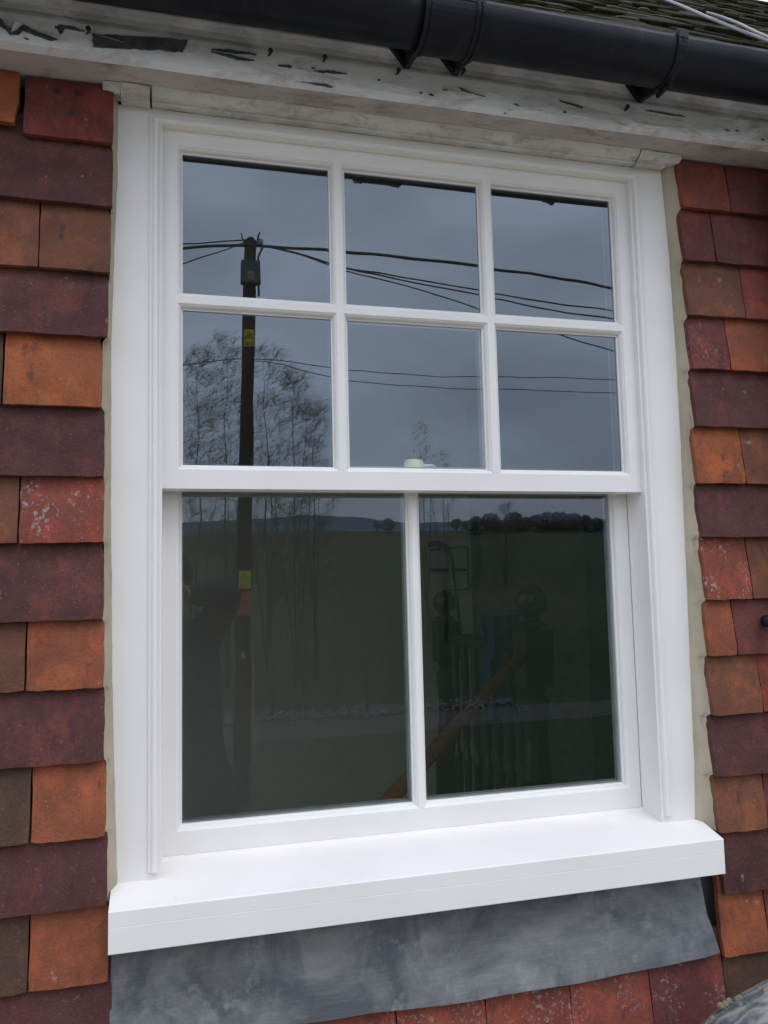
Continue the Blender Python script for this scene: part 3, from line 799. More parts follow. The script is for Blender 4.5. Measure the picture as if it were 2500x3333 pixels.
# ------------------------------------------------------------------ inside the landing
wood = NT('dark_varnished_wood'); wood.color(wood.mix(wood.ramp(wood.noise(1, 5, .6, (60, 60, 8)), .35, .65), (.014, .008, .006), (.028, .013, .008))); wood.rough(.3)
orange_wood = NT('orange_varnished_wood'); orange_wood.color(orange_wood.mix(orange_wood.ramp(orange_wood.noise(1, 5, .6, (30, 60, 60)), .35, .65), (.15, .055, .024), (.22, .085, .036))); orange_wood.rough(.25)
ban = empty('stair_banister', 'dark turned wood banister with round newel caps seen through lower right pane', 'banister')
def newel(u, v, y, r):
    p = on_y(u, v, y)
    mb = MB()
    mb.lathe((p.x, p.y, 0), [(.001, p.z+r), (r*.55, p.z+r*.85), (r*.92, p.z+r*.45), (r, p.z), (r*.88, p.z-r*.5), (r*.5, p.z-r*.92), (r*.42, p.z-r*1.1), (r*.8, p.z-r*1.25), (r*.95, p.z-r*1.4), (r*.6, p.z-r*1.55)], 24)
    cap = mb; w_ = r*.92
    zt = p.z - r*1.6
    mb.box((p.x-w_, p.y-w_, zt-.17*r/.05), (p.x+w_, p.y+w_, zt))
    zl = zt-.17*r/.05
    mb.lathe((p.x, p.y, 0), [(w_*.95, zl), (w_*.6, zl-.03), (w_*.95, zl-.05), (w_*.75, zl-.2), (w_*.95, zl-.34), (w_*.6, zl-.37), (w_*.95, zl-.40)], 20)
    mb.box((p.x-w_, p.y-w_, -.95), (p.x+w_, p.y+w_, zl-.40))
    mb.build('newel_post', wood.mat, ban, bevel=.002); return p
pa = newel(960, 1300, 2.10, .054); pb = newel(1147, 1300, 1.35, .062)
ra = Vector((pa.x, pa.y, pa.z-.17)); rb = Vector((pb.x, pb.y, pb.z-.16))
mb = MB(); mb.tube([ra, rb], .03, 10); mb.build('top_rail', wood.mat, ban)
for i in range(1, 8):
    q = ra.lerp(rb, i/8); mb = MB()
    mb.lathe((q.x, q.y, 0), [(.017, -.94), (.017, -.72), (.010, -.69), (.019, -.62), (.013, -.45), (.019, -.28), (.010, -.22), (.017, -.19), (.017, q.z-.01)], 12)
    mb.build('baluster', wood.mat, ban)
h0 = on_y(815, 1755, .62); h1 = on_y(1132, 1412, 1.33)
mb = MB(); mb.tube([h0 + (h0-h1)*.25, h0, h1], [.022, .022, .022], 12); mb.build('handrail', orange_wood.mat, ban, smooth=True)
hq = h0.lerp(h1, .34); mb = MB(); mb.lathe((hq.x, hq.y, 0), [(.014, -.94), (.014, hq.z-.02)], 10); mb.build('baluster', wood.mat, ban)

mb = MB()   # blue garment over the rail
q0 = on_y(1075, 1350, 1.62)
pts = []
n = 14
for j in range(12):
    for i in range(n+1):
        u = i/n; pts.append((q0.x-.085+.17*u + .01*math.sin(j*.8+u*3), q0.y - .02 + .022*math.sin(u*19+j*.3) - .035*math.sin(min(j/2.2, 1.57)), q0.z + .02 - j*.034*(1+.1*math.sin(u*8)) + (.02 if j == 0 else 0)))
mb.v = pts
for j in range(11):
    for i in range(n):
        a = j*(n+1)+i; mb.face((a, a+1, a+n+2, a+n+1))
o = mb.build('blue_garment', simple('blue_cloth', (.030, .065, .15), .9, .1), None, smooth=True)
so2 = o.modifiers.new('thick', 'SOLIDIFY'); so2.thickness = .006
tag(o, 'blue garment hung over the banister between the newel posts', 'garment')
mb = MB()
qs = [on_y(u, v, 2.38) for (u, v) in ((925, 1176), (945, 1174), (963, 1182), (972, 1200), (978, 1250), (984, 1300), (990, 1350), (992, 1400))]
mb.tube(qs, .015, 10); o = mb.build('curved_pipe', simple('steel_pipe', (.14, .16, .17), .35, .5, .5), None, smooth=True)
tag(o, 'bent metal pipe like a walking stick standing behind the left newel', 'pipe')
rk = empty('wall_rack', 'thin rectangular wire rack on the far landing wall', 'rack')
mb = MB()
A_ = [on_y(u, v, 2.485) for (u, v) in ((930, 1188), (1010, 1180), (1012, 1272), (960, 1276))]
for i in range(3): mb.tube([A_[i], A_[i+1]], .006, 6)
a_, b_ = on_y(930, 1231, 2.485), on_y(1012, 1231, 2.485); mb.tube([a_, b_], .007, 6); mb.build('rack_frame', rubber, rk)
mb = MB()
T = [on_y(u, v, 2.44) for (u, v) in ((1022, 1150), (1038, 1150), (1042, 1220), (1034, 1272), (1020, 1268), (1030, 1225))]
n = len(mb.v); mb.v += [tuple(t) for t in T] + [(t.x, t.y+.03, t.z) for t in T]; k = len(T)
mb.face(tuple(range(k))); mb.face(tuple(range(k, 2*k))[::-1])
for i in range(k): mb.face((i, (i+1) % k, k+(i+1) % k, k+i))
o = mb.build('hanging_cloth', simple('dark_green_cloth', (.035, .055, .05), .95, .1), None)
tag(o, 'dark narrow cloth hanging beside the wire rack', 'cloth')

# ------------------------------------------------------------------ the land in front of the house, seen in the glass
ZG = -3.72
def ground_z(x, d):
    """d = metres out from the wall"""
    if d < 26: z = ZG
    elif d < 150: z = ZG + (d-26)*.1165 + .0
    else: z = ZG + 124*.1165 - (d-150)*.02
    if d > 27: z += noise.noise(Vector((x*.03, d*.03, 0)))*min((d-20)*.02, .8)
    return z
mb = MB(); ds = [-6, 0, 5, 10, 14, 18, 20.9, 23.0, 24.5, 26] + [26+i*4 for i in range(1, 32)] + [150+i*40 for i in range(1, 20)]
xs_ = [-1400, -700, -300, -150, -80, -40] + [i*4-20 for i in range(0, 36)] + [140, 180, 260, 400, 700, 1400]
for d in ds:
    for x in xs_: mb.v.append((x, .05-d, ground_z(x, d) if d > 25 else ZG-.03))
W_ = len(xs_)
for j in range(len(ds)-1):
    for i in range(W_-1):
        a = j*W_+i; mb.face((a, a+1, a+W_+1, a+W_))
m = NT('meadow_grass')
c = m.mix(m.ramp(m.noise(.05, 5, .6), .4, .62), (.036, .053, .023), (.056, .064, .033))
c = m.mix(m.ramp(m.noise(1.2, 6, .7), .4, .65, 0, .5), c, (.026, .037, .016)); m.color(c); m.rough(.95); m.spec(.1)
gmat = m.mat
o = mb.build('ground', gmat, None, smooth=True); struct(o)
mb = MB(); mb.quad((-200, .05-21.2, ZG-.022), (250, .05-21.2, ZG-.022), (250, .05-24.2, ZG-.022), (-200, .05-24.2, ZG-.022))
m = NT('asphalt'); m.color(m.mix(m.ramp(m.noise(3, 5), .4, .6), (.032, .041, .026), (.050, .053, .038))); m.rough(.9)
o = mb.build('road', m.mat, None, fix=False); struct(o)
mb = MB(); mb.quad((-60, .0, ZG+.02), (60, .0, ZG+.02), (60, -12.6, ZG+.02), (-60, -12.6, ZG+.02))
o = mb.build('bounce_yard', simple('pale_bounce_gravel', (.24, .225, .20), .95, .1, 0, .3, 8), None, fix=False); struct(o)  # unseen pale sheet added to bounce light up under the eaves
# pale stones along the far edge of the road
mb = MB(); rs = random.Random(8)
for i in range(800):
    x = 1.6 + 10*rs.random(); d = 24.8 + rs.gauss(0, .55) + .5*noise.noise(Vector((x*.7, 0, 0))); r_ = rs.uniform(.015, .065)
    zz = ZG+.02 + rs.uniform(0, .10)
    mb.lathe((x, .05-d, zz), [(.01, -r_*.5), (r_, -r_*.2), (r_*.9, r_*.35), (.01, r_*.5)], 6)
o = mb.build('stone_verge', simple('pale_stone', (.21, .21, .215), .9, .2, 0, .4, 3), None); struct(o, 'stuff')
# distant hills
def hill(name, mat, D, prof_pts):
    mb = MB(); pts = []
    P = [mirrored(u, v, D) for u, v in prof_pts]
    n = len(P)
    for p in P: mb.v += [tuple(p), (p.x, p.y+90, p.z-34), (p.x, p.y-160, p.z-12)]
    for i in range(n-1):
        a = i*3; mb.face((a, a+3, a+4, a+1)); mb.face((a, a+2, a+5, a+3))
    o = mb.build(name, mat, None, smooth=True, fix=False); struct(o); return o
hillm = simple('hazed_hill_woodland', (.085, .125, .165), .95, .1, 0, .12, .02)  # woodland tone blued: distance haze is put into the colour
hp = [(-500, 1150), (100, 1136), (390, 1130), (560, 1120), (640, 1113), (700, 1112), (760, 1117), (820, 1124), (900, 1132), (1000, 1128), (1080, 1122), (1160, 1126), (1250, 1122), (1350, 1120), (1700, 1135), (2300, 1150)]
hp2 = []
for (a, b), (c_, d_) in zip(hp[:-1], hp[1:]):
    for q in range(8): hp2.append((a+(c_-a)*q/8, b+(d_-b)*q/8 + noise.noise(Vector((a+(c_-a)*q/8, 0, 0))*.02)*1.2))
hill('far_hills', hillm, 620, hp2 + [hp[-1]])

def leafy(mb, c, rx, ry, rz, n, size, rg, colr=None):
    for i in range(n):
        while True:
            p = Vector((rg.uniform(-1, 1), rg.uniform(-1, 1), rg.uniform(-1, 1)))
            if p.length < 1 and noise.noise(Vector((c.x+p.x*rx, c.y+p.y*ry, c.z+p.z*rz))*(1.6/max(rx, rz))*1.5) > -.22: break
        q = c + Vector((p.x*rx, p.y*ry, p.z*rz)); s_ = size*rg.uniform(.5, 1.3)
        a = Vector((rg.uniform(-1, 1), rg.uniform(-1, 1), rg.uniform(-1, 1))).normalized()*s_
        b = a.orthogonal().normalized()*s_*.6
        n_ = len(mb.v); mb.v += [tuple(q-a), tuple(q+b), tuple(q+a)]; mb.face((n_, n_+1, n_+2))
far_leaf = simple('hazed_tree_foliage', (.26, .31, .37), .95, .1, 0, .4, .3)  # pale blue-grey foliage, haze painted into the leaf colour
bark = simple('bark', (.050, .042, .034), .95, .1, 0, .3, 10)
rg = random.Random(21)
# trees on the hill crest beyond the field: each its own tree
crest = [(838, 1121, 17, 150, .8), (1030, 1118, 14, 146, .5), (1060, 1110, 20, 149, .6), (1108, 1108, 20, 149, 0), (1160, 1114, 17, 160, 0), (1185, 1108, 22, 164, 0), (1210, 1106, 22, 164, 0),
         (1238, 1109, 20, 164, 0), (1262, 1114, 17, 164, 0), (1290, 1119, 12, 160, 0), (1315, 1121, 10, 158, 0), (1135, 1120, 12, 156, 0), (985, 1124, 12, 152, .3), (815, 1127, 9, 155, .3)]
names_ = ['round dark tree on the field crest', 'bushy dark tree on the skyline']
for i, (u, v, h_, D, thin) in enumerate(crest):
    top = mirrored(u, v, D); px = D/1748*1.0
    hgt_ = h_*px*1.75; wd = hgt_*.62
    t = empty('skyline_tree', 'x', 'tree', 'trees on the skyline beyond the field')
    cen = Vector((top.x, top.y, top.z - hgt_*.45))
    mb = MB()
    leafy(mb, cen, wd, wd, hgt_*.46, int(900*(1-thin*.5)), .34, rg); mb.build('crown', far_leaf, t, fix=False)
    mb = MB(); mb.tube([(cen.x, cen.y, cen.z-hgt_*.9-1), (cen.x+.2, cen.y, cen.z)], [.3, .12], 6); mb.build('trunk', bark, t)
    where = 'behind the left lower pane' if u < 900 else 'in the right lower pane'
    t['label'] = ['faint bushy skyline tree reflected just left of the lower glazing bar', 'small skyline tree right of the bare willow reflection', 'ragged skyline tree left of the tallest skyline clump', 'dense dark skyline tree above the newel cap',
                  'low skyline tree between the two skyline clumps', 'left shoulder of the large dark skyline clump', 'highest tree of the large dark skyline clump', 'second tree from the right in the large skyline clump',
                  'right shoulder of the large skyline clump', 'low tree trailing right of the skyline clump', 'rightmost small tree on the skyline by the pane edge', 'short bush in the dip between skyline clumps',
                  'thin low tree directly right of the lower glazing bar', 'leftmost low bush on the reflected skyline'][i]
mb = MB()
for i in range(150):
    u = 1010 + 320*rg.random(); p = mirrored(u, 1139 + rg.uniform(-3, 3), 138)
    leafy(mb, p, 2.2, 1.5, 1.1, 26, .35, rg)
o = mb.build('field_hedge', simple('hedge_leaf', (.080, .100, .070), .95, .1, 0, .3, .5), None, fix=False); struct(o, 'stuff'); o['label'] = 'dark hedge along the far field edge'

# bare windswept willows: every limb and twig is real geometry
import numpy as np
bark2 = simple('willow_bark', (.080, .075, .058), .95, .1, 0, .3, 6)
twig = simple('willow_twigs', (.125, .140, .090), .95, .1, 0, .3, 3)
def willow(u, vtop, D, label, seed, wid=1.7, low=.30, n=260, rad=.05, grp='bare trees reflected in the glass', lean=0.0, twigs=10, stems=4, tl=.62):
    top = mirrored(u, vtop, D); base = Vector((top.x-lean, top.y, ground_z(top.x, D)-.1)); H = top.z - base.z
    rg = random.Random(seed); t = empty('willow_tree', label, 'tree', grp)
    mT, mC = MB(), MB(); nodes = []; nr = []
    for k in range(stems):
        a = rg.uniform(0, 6.28); sp = wid*.6*(k > 0); N = 12; pts = []
        hh = H*(.90 if k == 0 else rg.uniform(.62, .85))
        for i in range(N+1):
            f = i/N; pts.append(base + Vector((math.cos(a)*sp*f**1.3 + lean*f + rg.gauss(0, .05), math.sin(a)*sp*f**1.3 + rg.gauss(0, .05), hh*f)))
        rr_ = [rad*(.75 if k else 1)*(1-.82*i/N) for i in range(N+1)]
        mT.tube(pts, rr_, 6, cap=False)
        for i in range(3, N+1): nodes.append(pts[i]); nr.append(rr_[i])
    T = []
    while len(T) < n:
        f = rg.uniform(low, 1.0); g_ = (f-.60)/.405; env = wid*(math.sqrt(max(.02, 1-g_*g_)) if f > .6 else .65+.35*(f-low)/(.6-low))
        a = rg.uniform(0, 6.28); r_ = env*math.sqrt(rg.random())
        T.append(base + Vector((lean*f + math.cos(a)*r_, math.sin(a)*r_, H*f)))
    T.sort(key=lambda p: (p.x-base.x)**2 + (p.y-base.y)**2)
    for p in T:
        A = np.array(nodes); d = A - np.array(p); c = np.linalg.norm(d, axis=1) + np.maximum(0, d[:, 2] + .25)*2.2
        j = int(c.argmin()); q = nodes[j]; r0 = min(nr[j]*.6, .018)
        m1 = q.lerp(p, .35) + Vector((rg.gauss(0, .06), rg.gauss(0, .06), -.04)); m2 = q.lerp(p, .7) + Vector((rg.gauss(0, .06), rg.gauss(0, .06), -.03))
        mC.tube([q, m1, m2, p], [r0, r0*.8, r0*.62, r0*.45+.001], 3, cap=False)
        nodes += [m1, m2, p]; nr += [r0*.8, r0*.62, r0*.45+.001]
        for k in range(twigs):
            s0 = rg.choice((m1, m2, p, p)); L = tl*rg.uniform(.5, 1.25)
            dr = Vector((rg.gauss(.30, .5), rg.gauss(0, .5), rg.uniform(.25, 1.1))).normalized()
            e1 = s0 + dr*L*.5; e2 = e1 + (dr + Vector((.65, 0, -.40))).normalized()*L*.5
            mC.tube([s0, e1, e2], [.0042, .0032, .0020], 3, cap=False)
    mT.build('trunk', bark2, t, fix=False); mC.build('crown', twig, t, fix=False)
    return t
willow(425, 760, 28, 'bare willow at the left edge of the upper glass, left of the pole', 11, 1.9, n=260)
willow(487, 726, 30, 'bare willow directly behind the pole, just left of its yellow notice', 12, 1.9, n=290)
willow(572, 752, 29, 'tall bare willow right behind the pole, with windswept tips', 13, 2.0, n=300)
willow(632, 806, 29, 'bare willow second from the right of the clump behind the pole', 14, 1.7, n=240)
willow(676, 872, 30, 'lowest bare willow at the right end of the clump behind the pole', 15, 1.3, n=140)
willow(905, 912, 36, 'small lone bare tree rising behind the cream sash catch', 16, .95, .35, 110, .04, lean=-.3, twigs=6, tl=.42)
willow(955, 972, 36, 'small sparse bare tree just right of the cream sash catch', 17, .9, .35, 90, .04, twigs=6, tl=.42)
willow(1090, 1092, 60, 'low bare tree reflected high in the lower right pane', 18, 1.9, .3, 110, .05, tl=.7)
sap = [(590, 1215, 25.6), (655, 1180, 26.5), (720, 1260, 25.8), (785, 1290, 25.6), (845, 1320, 26.2)]
sl = ['thin sapling beside the pole in the lower left pane', 'tallest thin sapling in the lower left pane', 'middle thin sapling in the lower left pane', 'fourth thin sapling by the road in the lower left pane', 'short sapling nearest the glazing bar in the lower left pane']
for i, (u, v, D) in enumerate(sap): willow(u, v, D, sl[i], 30+i, .75, .12, 60, .022, 'roadside saplings', twigs=5, stems=4, tl=.5)

# electricity pole
pole = empty('utility_pole', 'tall dark wooden electricity pole with yellow warning notices', 'pole')
DP = 15.0
pt = mirrored(541, 520, DP); pbm = mirrored(519, 1700, DP); pbm = Vector((pbm.x, pt.y, ZG-.1))
tar = simple('creosoted_wood', (.030, .022, .018), .85, .2, 0, .3, 5)
mb = MB(); mb.tube([pbm, pbm.lerp(pt, .5), pt + Vector((0, 0, -.04)), pt + Vector((0, 0, .04))], [.165, .145, .128, .06], 20)
mb.build('pole_shaft', tar, pole, smooth=True)
ax = (pt-pbm).normalized()
def at_pole(v): # point on the pole axis at picture height v
    p = mirrored(530, v, DP); t = (p.z-pbm.z)/(pt.z-pbm.z); return pbm.lerp(pt, t)
blackm = simple('black_fittings', (.015, .016, .02), .6)
a = at_pole(534); mb = MB(); mb.tube([a + Vector((-.16, .12, -.02)), a + Vector((.16, .12, -.02))], .03, 8)
mb.tube([a + Vector((.13, .12, 0)), a + Vector((.155, .12, .18)), a + Vector((.19, .12, .26))], [.022, .022, .016], 8)
mb.tube([a + Vector((-.13, .12, 0)), a + Vector((-.19, .12, .12)), a + Vector((-.20, .12, .22))], [.018, .014, .012], 8)
for k in range(5): mb.tube([a + Vector((.12, .13, .04*k-.06)), a + Vector((.20, .15, .03*k-.02)), a + Vector((.26, .12, .05*k-.1))], .012, 6)
mb.build('pole_top_fittings', blackm, pole)
# cable running down the pole
mb = MB(); q = at_pole(545); mb.tube([q + Vector((.25, .1, .05)), q + Vector((.16, .14, -.2)), q + Vector((.15, .14, -.6)), q + Vector((.15, .14, -1.0))], .022, 8); mb.build('down_lead', blackm, pole)
b1 = at_pole(602)
mb = MB(); mb.box((b1.x-.20, b1.y+.11, b1.z-.235), (b1.x+.20, b1.y+.30, b1.z+.235)); bx_ = mb.build('junction_box', simple('dark_grey_box', (.045, .058, .062), .5), pole, bevel=.015)
yel = simple('yellow_notice', (.50, .44, .035), .5, .4, 0, .08)
ink = simple('black_ink', (.02, .02, .02), .6)
def notice(v, w_, h_, matb, dy, name='warning_notice', xo=0.0, lines=2):
    c = at_pole(v); x, y, z = c.x+xo, c.y+dy, c.z
    mb = MB(); n = 8
    for i in range(n):      # bent round the pole face
        a0 = -w_/2 + w_*i/n; a1 = -w_/2 + w_*(i+1)/n
        f = lambda a: -.9*a*a
        mb.box((x+a0, y+f(a0), z-h_/2), (x+a1, y+f(a0)+.004, z+h_/2))
    o = mb.build(name, matb, pole)
    mb = MB(); yy = y+.008; s_ = w_*.40; zc = z+h_*.14
    tri = [(x, zc+s_*.95), (x-s_, zc-s_*.75), (x+s_, zc-s_*.75)]
    for i in range(3):
        (x0, z0), (x1, z1) = tri[i], tri[(i+1) % 3]; mb.tube([(x0, yy-.004, z0), (x1, yy-.004, z1)], w_*.028, 6)
    # falling figure struck by a bolt
    mb.tube([(x+s_*.05, yy, zc+s_*.30), (x+s_*.30, yy, zc-s_*.05), (x+s_*.02, yy, zc-s_*.1), (x+s_*.28, yy, zc-s_*.5)], w_*.03, 5)
    mb.tube([(x-s_*.32, yy, zc-s_*.5), (x-s_*.05, yy, zc-s_*.18), (x+s_*.02, yy, zc+s_*.05)], w_*.045, 5)
    for k in range(lines):
        zz = z-h_*(.30+.11*k); mb.box((x-w_*.38, yy-.006, zz-h_*.018), (x+w_*.38, yy, zz+h_*.018))
    mb.build('warning_symbol', ink, o)
    return o
notice(735, .215, .36, yel, .15); notice(1252, .215, .35, yel, .165)
notice(612, .12, .19, simple('pale_notice', (.30, .28, .14), .5), .305)
c = at_pole(1303)
mb = MB(); n = len(mb.v); hh = .25
for y in (c.y+.17, c.y+.150): mb.v += [(c.x-.13, y, c.z+hh), (c.x+.13, y, c.z+hh), (c.x+.165, y, c.z-hh), (c.x-.165, y, c.z-hh)]
mb.face((0, 1, 2, 3)); mb.face((7, 6, 5, 4))
for i in range(4): mb.face((i, (i+1) % 4, 4+(i+1) % 4, 4+i))
mb.build('red_plate', simple('red_plate_paint', (.36, .055, .035), .6), pole)
mb = MB(); mb.box((c.x-.05, c.y+.171, c.z-.13), (c.x+.06, c.y+.175, c.z-.02)); mb.build('plate_label', simple('grey_label', (.16, .15, .13), .6), pole)
c = at_pole(1416); mb = MB(); mb.box((c.x-.05, c.y+.165, c.z-.055), (c.x+.03, c.y+.172, c.z+.055)); mb.build('number_tag', simple('cream_tag', (.40, .33, .17), .6), pole)
cg = mirrored(545, 1432, DP); cg2 = mirrored(548, 1650, DP)
mb = MB(); mb.tube([cg, cg2], .020, 8); o = mb.build('cable_guard', simple('yellow_guard', (.45, .30, .03), .5), pole)

# overhead wires
wirem = simple('black_wire', (.018, .018, .022), .6)
def wire(ptsuv, D0, D1, r, label, ext=None):
    n = len(ptsuv); P = [mirrored(u, v, D0+(D1-D0)*i/(n-1)) for i, (u, v) in enumerate(ptsuv)]
    if ext: P.append(P[-1] + (P[-1]-P[-2]).normalized()*ext)
    # smooth the polyline
    Q = []
    for i in range(len(P)-1):
        p0 = P[max(i-1, 0)]; p1 = P[i]; p2 = P[i+1]; p3 = P[min(i+2, len(P)-1)]
        for s_ in range(6):
            t = s_/6
            Q.append(.5*((2*p1)+(p2-p0)*t+(2*p0-5*p1+4*p2-p3)*t*t+(3*p1-p0-3*p2+p3)*t**3))
    Q.append(P[-1])
    mb = MB(); mb.tube(Q, r, 6); o = mb.build('overhead_wire', wirem, None, smooth=True)
    tag(o, label, 'wire', 'wires strung from the pole')
wire([(541, 533), (640, 541), (745, 548), (1030, 577), (1180, 598), (1320, 621)], 15, 15, .032, 'thickest black cable running right from the pole top', 12)
wire([(541, 530), (600, 540), (745, 580), (880, 603), (1030, 628), (1320, 672)], 15, 15, .016, 'thin wire just below the thickest cable, right of the pole', 12)
wire([(541, 528), (620, 545), (750, 582), (880, 610), (1030, 638), (1320, 690)], 15, 15, .016, 'lower of the paired thin wires right of the pole', 12)
wire([(541, 530), (640, 552), (750, 588), (900, 626), (1030, 668), (1200, 722), (1330, 764)], 15, 14, .013, 'steepest wire dropping to the right across both pane rows', 10)
wire([(541, 533), (470, 534), (390, 541), (250, 550)], 15, 16, .032, 'thickest black cable running left from the pole top', 12)
wire([(541, 520), (480, 524), (430, 530), (390, 531), (250, 538)], 15, 16, .015, 'thin wire above the thick cable, left of the pole', 12)
wire([(541, 520), (480, 545), (430, 562), (390, 577), (250, 628)], 15, 14, .013, 'thin wire dropping steeply left from the pole top', 8)
wire([(522, 776), (600, 781), (745, 797), (1000, 812), (1330, 821), (1500, 824)], 21, 22, .012, 'upper faint wire crossing behind the pole to the right', 10)
wire([(522, 778), (600, 788), (745, 820), (1000, 838), (1330, 851), (1500, 858)], 21, 22, .012, 'lower faint wire crossing behind the pole to the right', 10)
wire([(522, 776), (480, 780), (390, 791), (250, 808)], 21, 22, .012, 'faint wire running left behind the pole', 10)

# ------------------------------------------------------------------ person taking the picture
per = empty('person', 'person in dark clothing raising both arms to hold a small camera, reflected at left', 'person')
def skin(name, pts, edges, rad, mat, parent, sub=2, root=0):
    me = bpy.data.meshes.new(name); me.from_pydata(pts, edges, []); o = bpy.data.objects.new(name, me); col.objects.link(o); o.parent = parent
    sk = o.modifiers.new('skin', 'SKIN'); sk.use_smooth_shade = True
    for i, r_ in enumerate(rad):
        d = me.skin_vertices[0].data[i]; d.radius = r_ if isinstance(r_, tuple) else (r_, r_); d.use_root = (i == root)
    ss = o.modifiers.new('sub', 'SUBSURF'); ss.levels = sub; ss.render_levels = sub
    me.materials.append(mat); return o
px, py = .06, -1.80
FZ = -1.10   # feet level: scaffold boards
B = [(px, py, -.16), (px, py, .00), (px, py+.01, .16), (px, py, .29), (px, py+.02, .37), (px, py+.05, .46), (px, py+.05, .54), (px, py+.02, .59),      # pelvis..head
     (px+.17, py+.0, .27), (px+.262, py+.12, .475), (px+.10, py+.285, .455),      # right arm: shoulder, elbow, wrist
     (px-.17, py+.0, .27), (px-.24, py+.14, .20), (px-.03, py+.275, .425),       # left arm
     (px+.10, py, -.26), (px+.12, py+.02, -.64), (px+.13, py-.01, -1.01), (px+.14, py+.13, -1.05),
     (px-.10, py, -.26), (px-.12, py+.02, -.64), (px-.13, py-.01, -1.01), (px-.14, py+.13, -1.05)]
Eg = [(0, 1), (1, 2), (2, 3), (3, 4), (4, 5), (5, 6), (6, 7), (3, 8), (8, 9), (9, 10), (3, 11), (11, 12), (12, 13), (0, 14), (14, 15), (15, 16), (16, 17), (0, 18), (18, 19), (19, 20), (20, 21)]
Rd = [(.19, .14), (.17, .125), (.18, .12), (.14, .10), .055, (.085, .10), (.085, .105), (.055, .065), .085, .068, .042, .085, .062, .040, .10, .062, .045, .035, .10, .062, .045, .035]
body = skin('body', B, Eg, Rd, simple('dark_clothes_and_skin', (.030, .034, .046), .9, .1), per)
skinm = simple('skin', (.42, .25, .18), .6)
darkc = simple('dark_navy_jacket', (.020, .024, .036), .9, .1)
# jacket: flared shell round the torso
mb = MB(); ringz = [(.315, .17, .10), (.25, .215, .125), (.12, .225, .145), (-.02, .235, .155), (-.10, .238, .16), (-.20, .262, .17), (-.30, .282, .175), (-.40, .296, .18), (-.46, .298, .18)]
k = 28
for (z, rx, ry) in ringz:
    for j in range(k):
        an = 2*math.pi*j/k; mb.v.append((px + rx*math.cos(an)*(1+.035*math.sin(an*5+z*9) + .03*noise.noise(Vector((an*2, z*14, 0)))), py + ry*math.sin(an), z+.01*math.sin(an*3)))
for i in range(len(ringz)-1):
    for j in range(k): mb.face((i*k+j, i*k+(j+1) % k, (i+1)*k+(j+1) % k, (i+1)*k+j))
jk = mb.build('jacket', darkc, per, smooth=True); s3 = jk.modifiers.new('t', 'SOLIDIFY'); s3.thickness = .012
# hair / woollen hat
mb = MB(); mb.lathe((px, py+.03, .50), [(.112, .0), (.122, .04), (.115, .09), (.085, .125), (.04, .142), (.002, .145)], 22)
mb.build('woollen_hat', darkc, per, smooth=True)
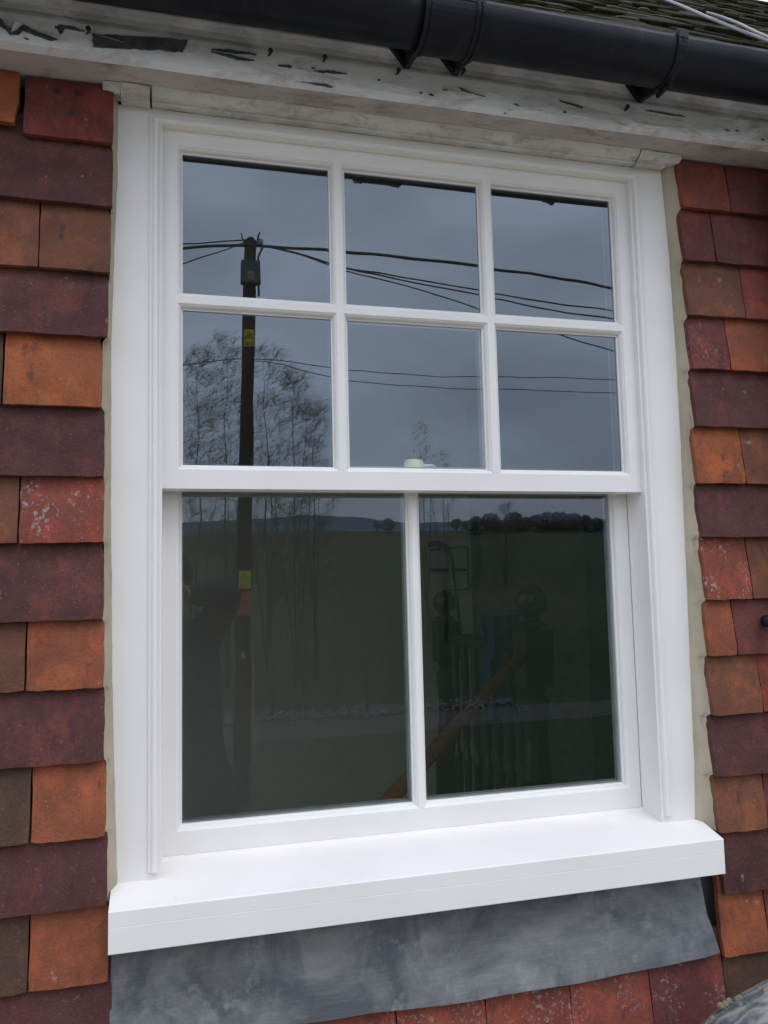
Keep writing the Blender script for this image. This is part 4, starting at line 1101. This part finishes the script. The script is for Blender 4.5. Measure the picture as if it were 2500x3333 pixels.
# face features
mb = MB(); fy = py+.05+.098
mb.tube([(px, fy, .50), (px, fy+.018, .475), (px, fy+.004, .462)], [.008, .013, .008], 8); mb.build('nose', skinm, per, smooth=True)
eyem = simple('eye', (.3, .3, .3), .3)
for sx in (-1, 1):
    mb = MB(); mb.lathe((px+sx*.032, fy-.004, .502), [(.001, .006), (.008, .004), (.010, 0), (.008, -.006)], 10, axis='y'); mb.build('eye', eyem, per)
mb = MB(); mb.tube([(px-.025, fy-.002, .437), (px, fy+.004, .434), (px+.025, fy-.002, .437)], .005, 6); mb.build('mouth', simple('lips', (.30, .12, .10), .6), per)
def hand(sx, wr, tgt):
    d = (tgt-wr); L = d.length; d.normalize(); side = Vector((sx, 0, 0)); up = Vector((0, 0, 1))
    P = [tuple(wr), tuple(wr + d*.04), tuple(wr + d*.085)]; E_ = [(0, 1), (1, 2)]; Rr = [(.028, .020), (.040, .018), (.042, .015)]
    for f in range(4):
        b0 = Vector(P[2]) + up*(.030 - .020*f); ln = [.036, .042, .040, .032][f]
        i0 = len(P); P.append(tuple(b0 + d*.012)); P.append(tuple(b0 + d*(ln*.6) - side*.022)); P.append(tuple(b0 + d*(ln*.62) - side*.048))
        E_ += [(2, i0), (i0, i0+1), (i0+1, i0+2)]; Rr += [.0095, .0085, .0075]
    i0 = len(P); P.append(tuple(Vector(P[1]) - side*.02 - up*.035)); P.append(tuple(Vector(P[1]) - side*.045 - up*.042 + d*.03)); E_ += [(1, i0), (i0, i0+1)]; Rr += [.012, .010]
    skin('hand', P, E_, Rr, skinm, per, 2)
hand(1, Vector((px+.10, py+.285, .455)), Vector((CAM.x+.05, -1.50, .475)))
hand(-1, Vector((px-.03, py+.275, .425)), Vector((CAM.x-.05, -1.50, .470)))
# compact camera held in the hands, just behind the viewpoint
cmo = empty('compact_camera', 'small black compact camera held up by the person', 'camera')
mb = MB(); mb.box((CAM.x-.048, -1.515, CAM.z-.030), (CAM.x+.048, -1.492, CAM.z+.030)); mb.build('camera_body', blackm, cmo, bevel=.005)
mb = MB(); mb.lathe((CAM.x, -1.492, CAM.z), [(.024, 0), (.024, .008), (.020, .010), (.020, .018)], 24, axis='y'); mb.build('lens_barrel', simple('lens_metal', (.2, .2, .2), .3, .5, .8), cmo)

# scaffold the person stands on
scf = empty('scaffold_platform', 'scaffold platform of planks below the person at the wall', 'scaffold')
for i in range(5):
    mb = MB(); y0 = -1.30 - .235*i; mb.box((-2.2, y0-.225, -1.145), (2.4, y0, -1.107)); mb.build('scaffold_board', simple('plank', (.28, .2, .12), .9, .1, 0, .3, 5) if i == 0 else bpy.data.materials['plank'], scf, bevel=.003)
tubem = simple('galvanised_tube', (.4, .4, .4), .4, .5, .7)
for x in (-1.9, 2.1):
    mb = MB(); mb.tube([(x, -1.25, -1.17), (x, -2.55, -1.17)], .024, 10); mb.build('scaffold_tube', tubem, scf)
    for y in (-1.27, -2.5):
        mb = MB(); mb.tube([(x, y, -3.74), (x, y, -1.14)], .024, 10); mb.build('scaffold_tube', tubem, scf)
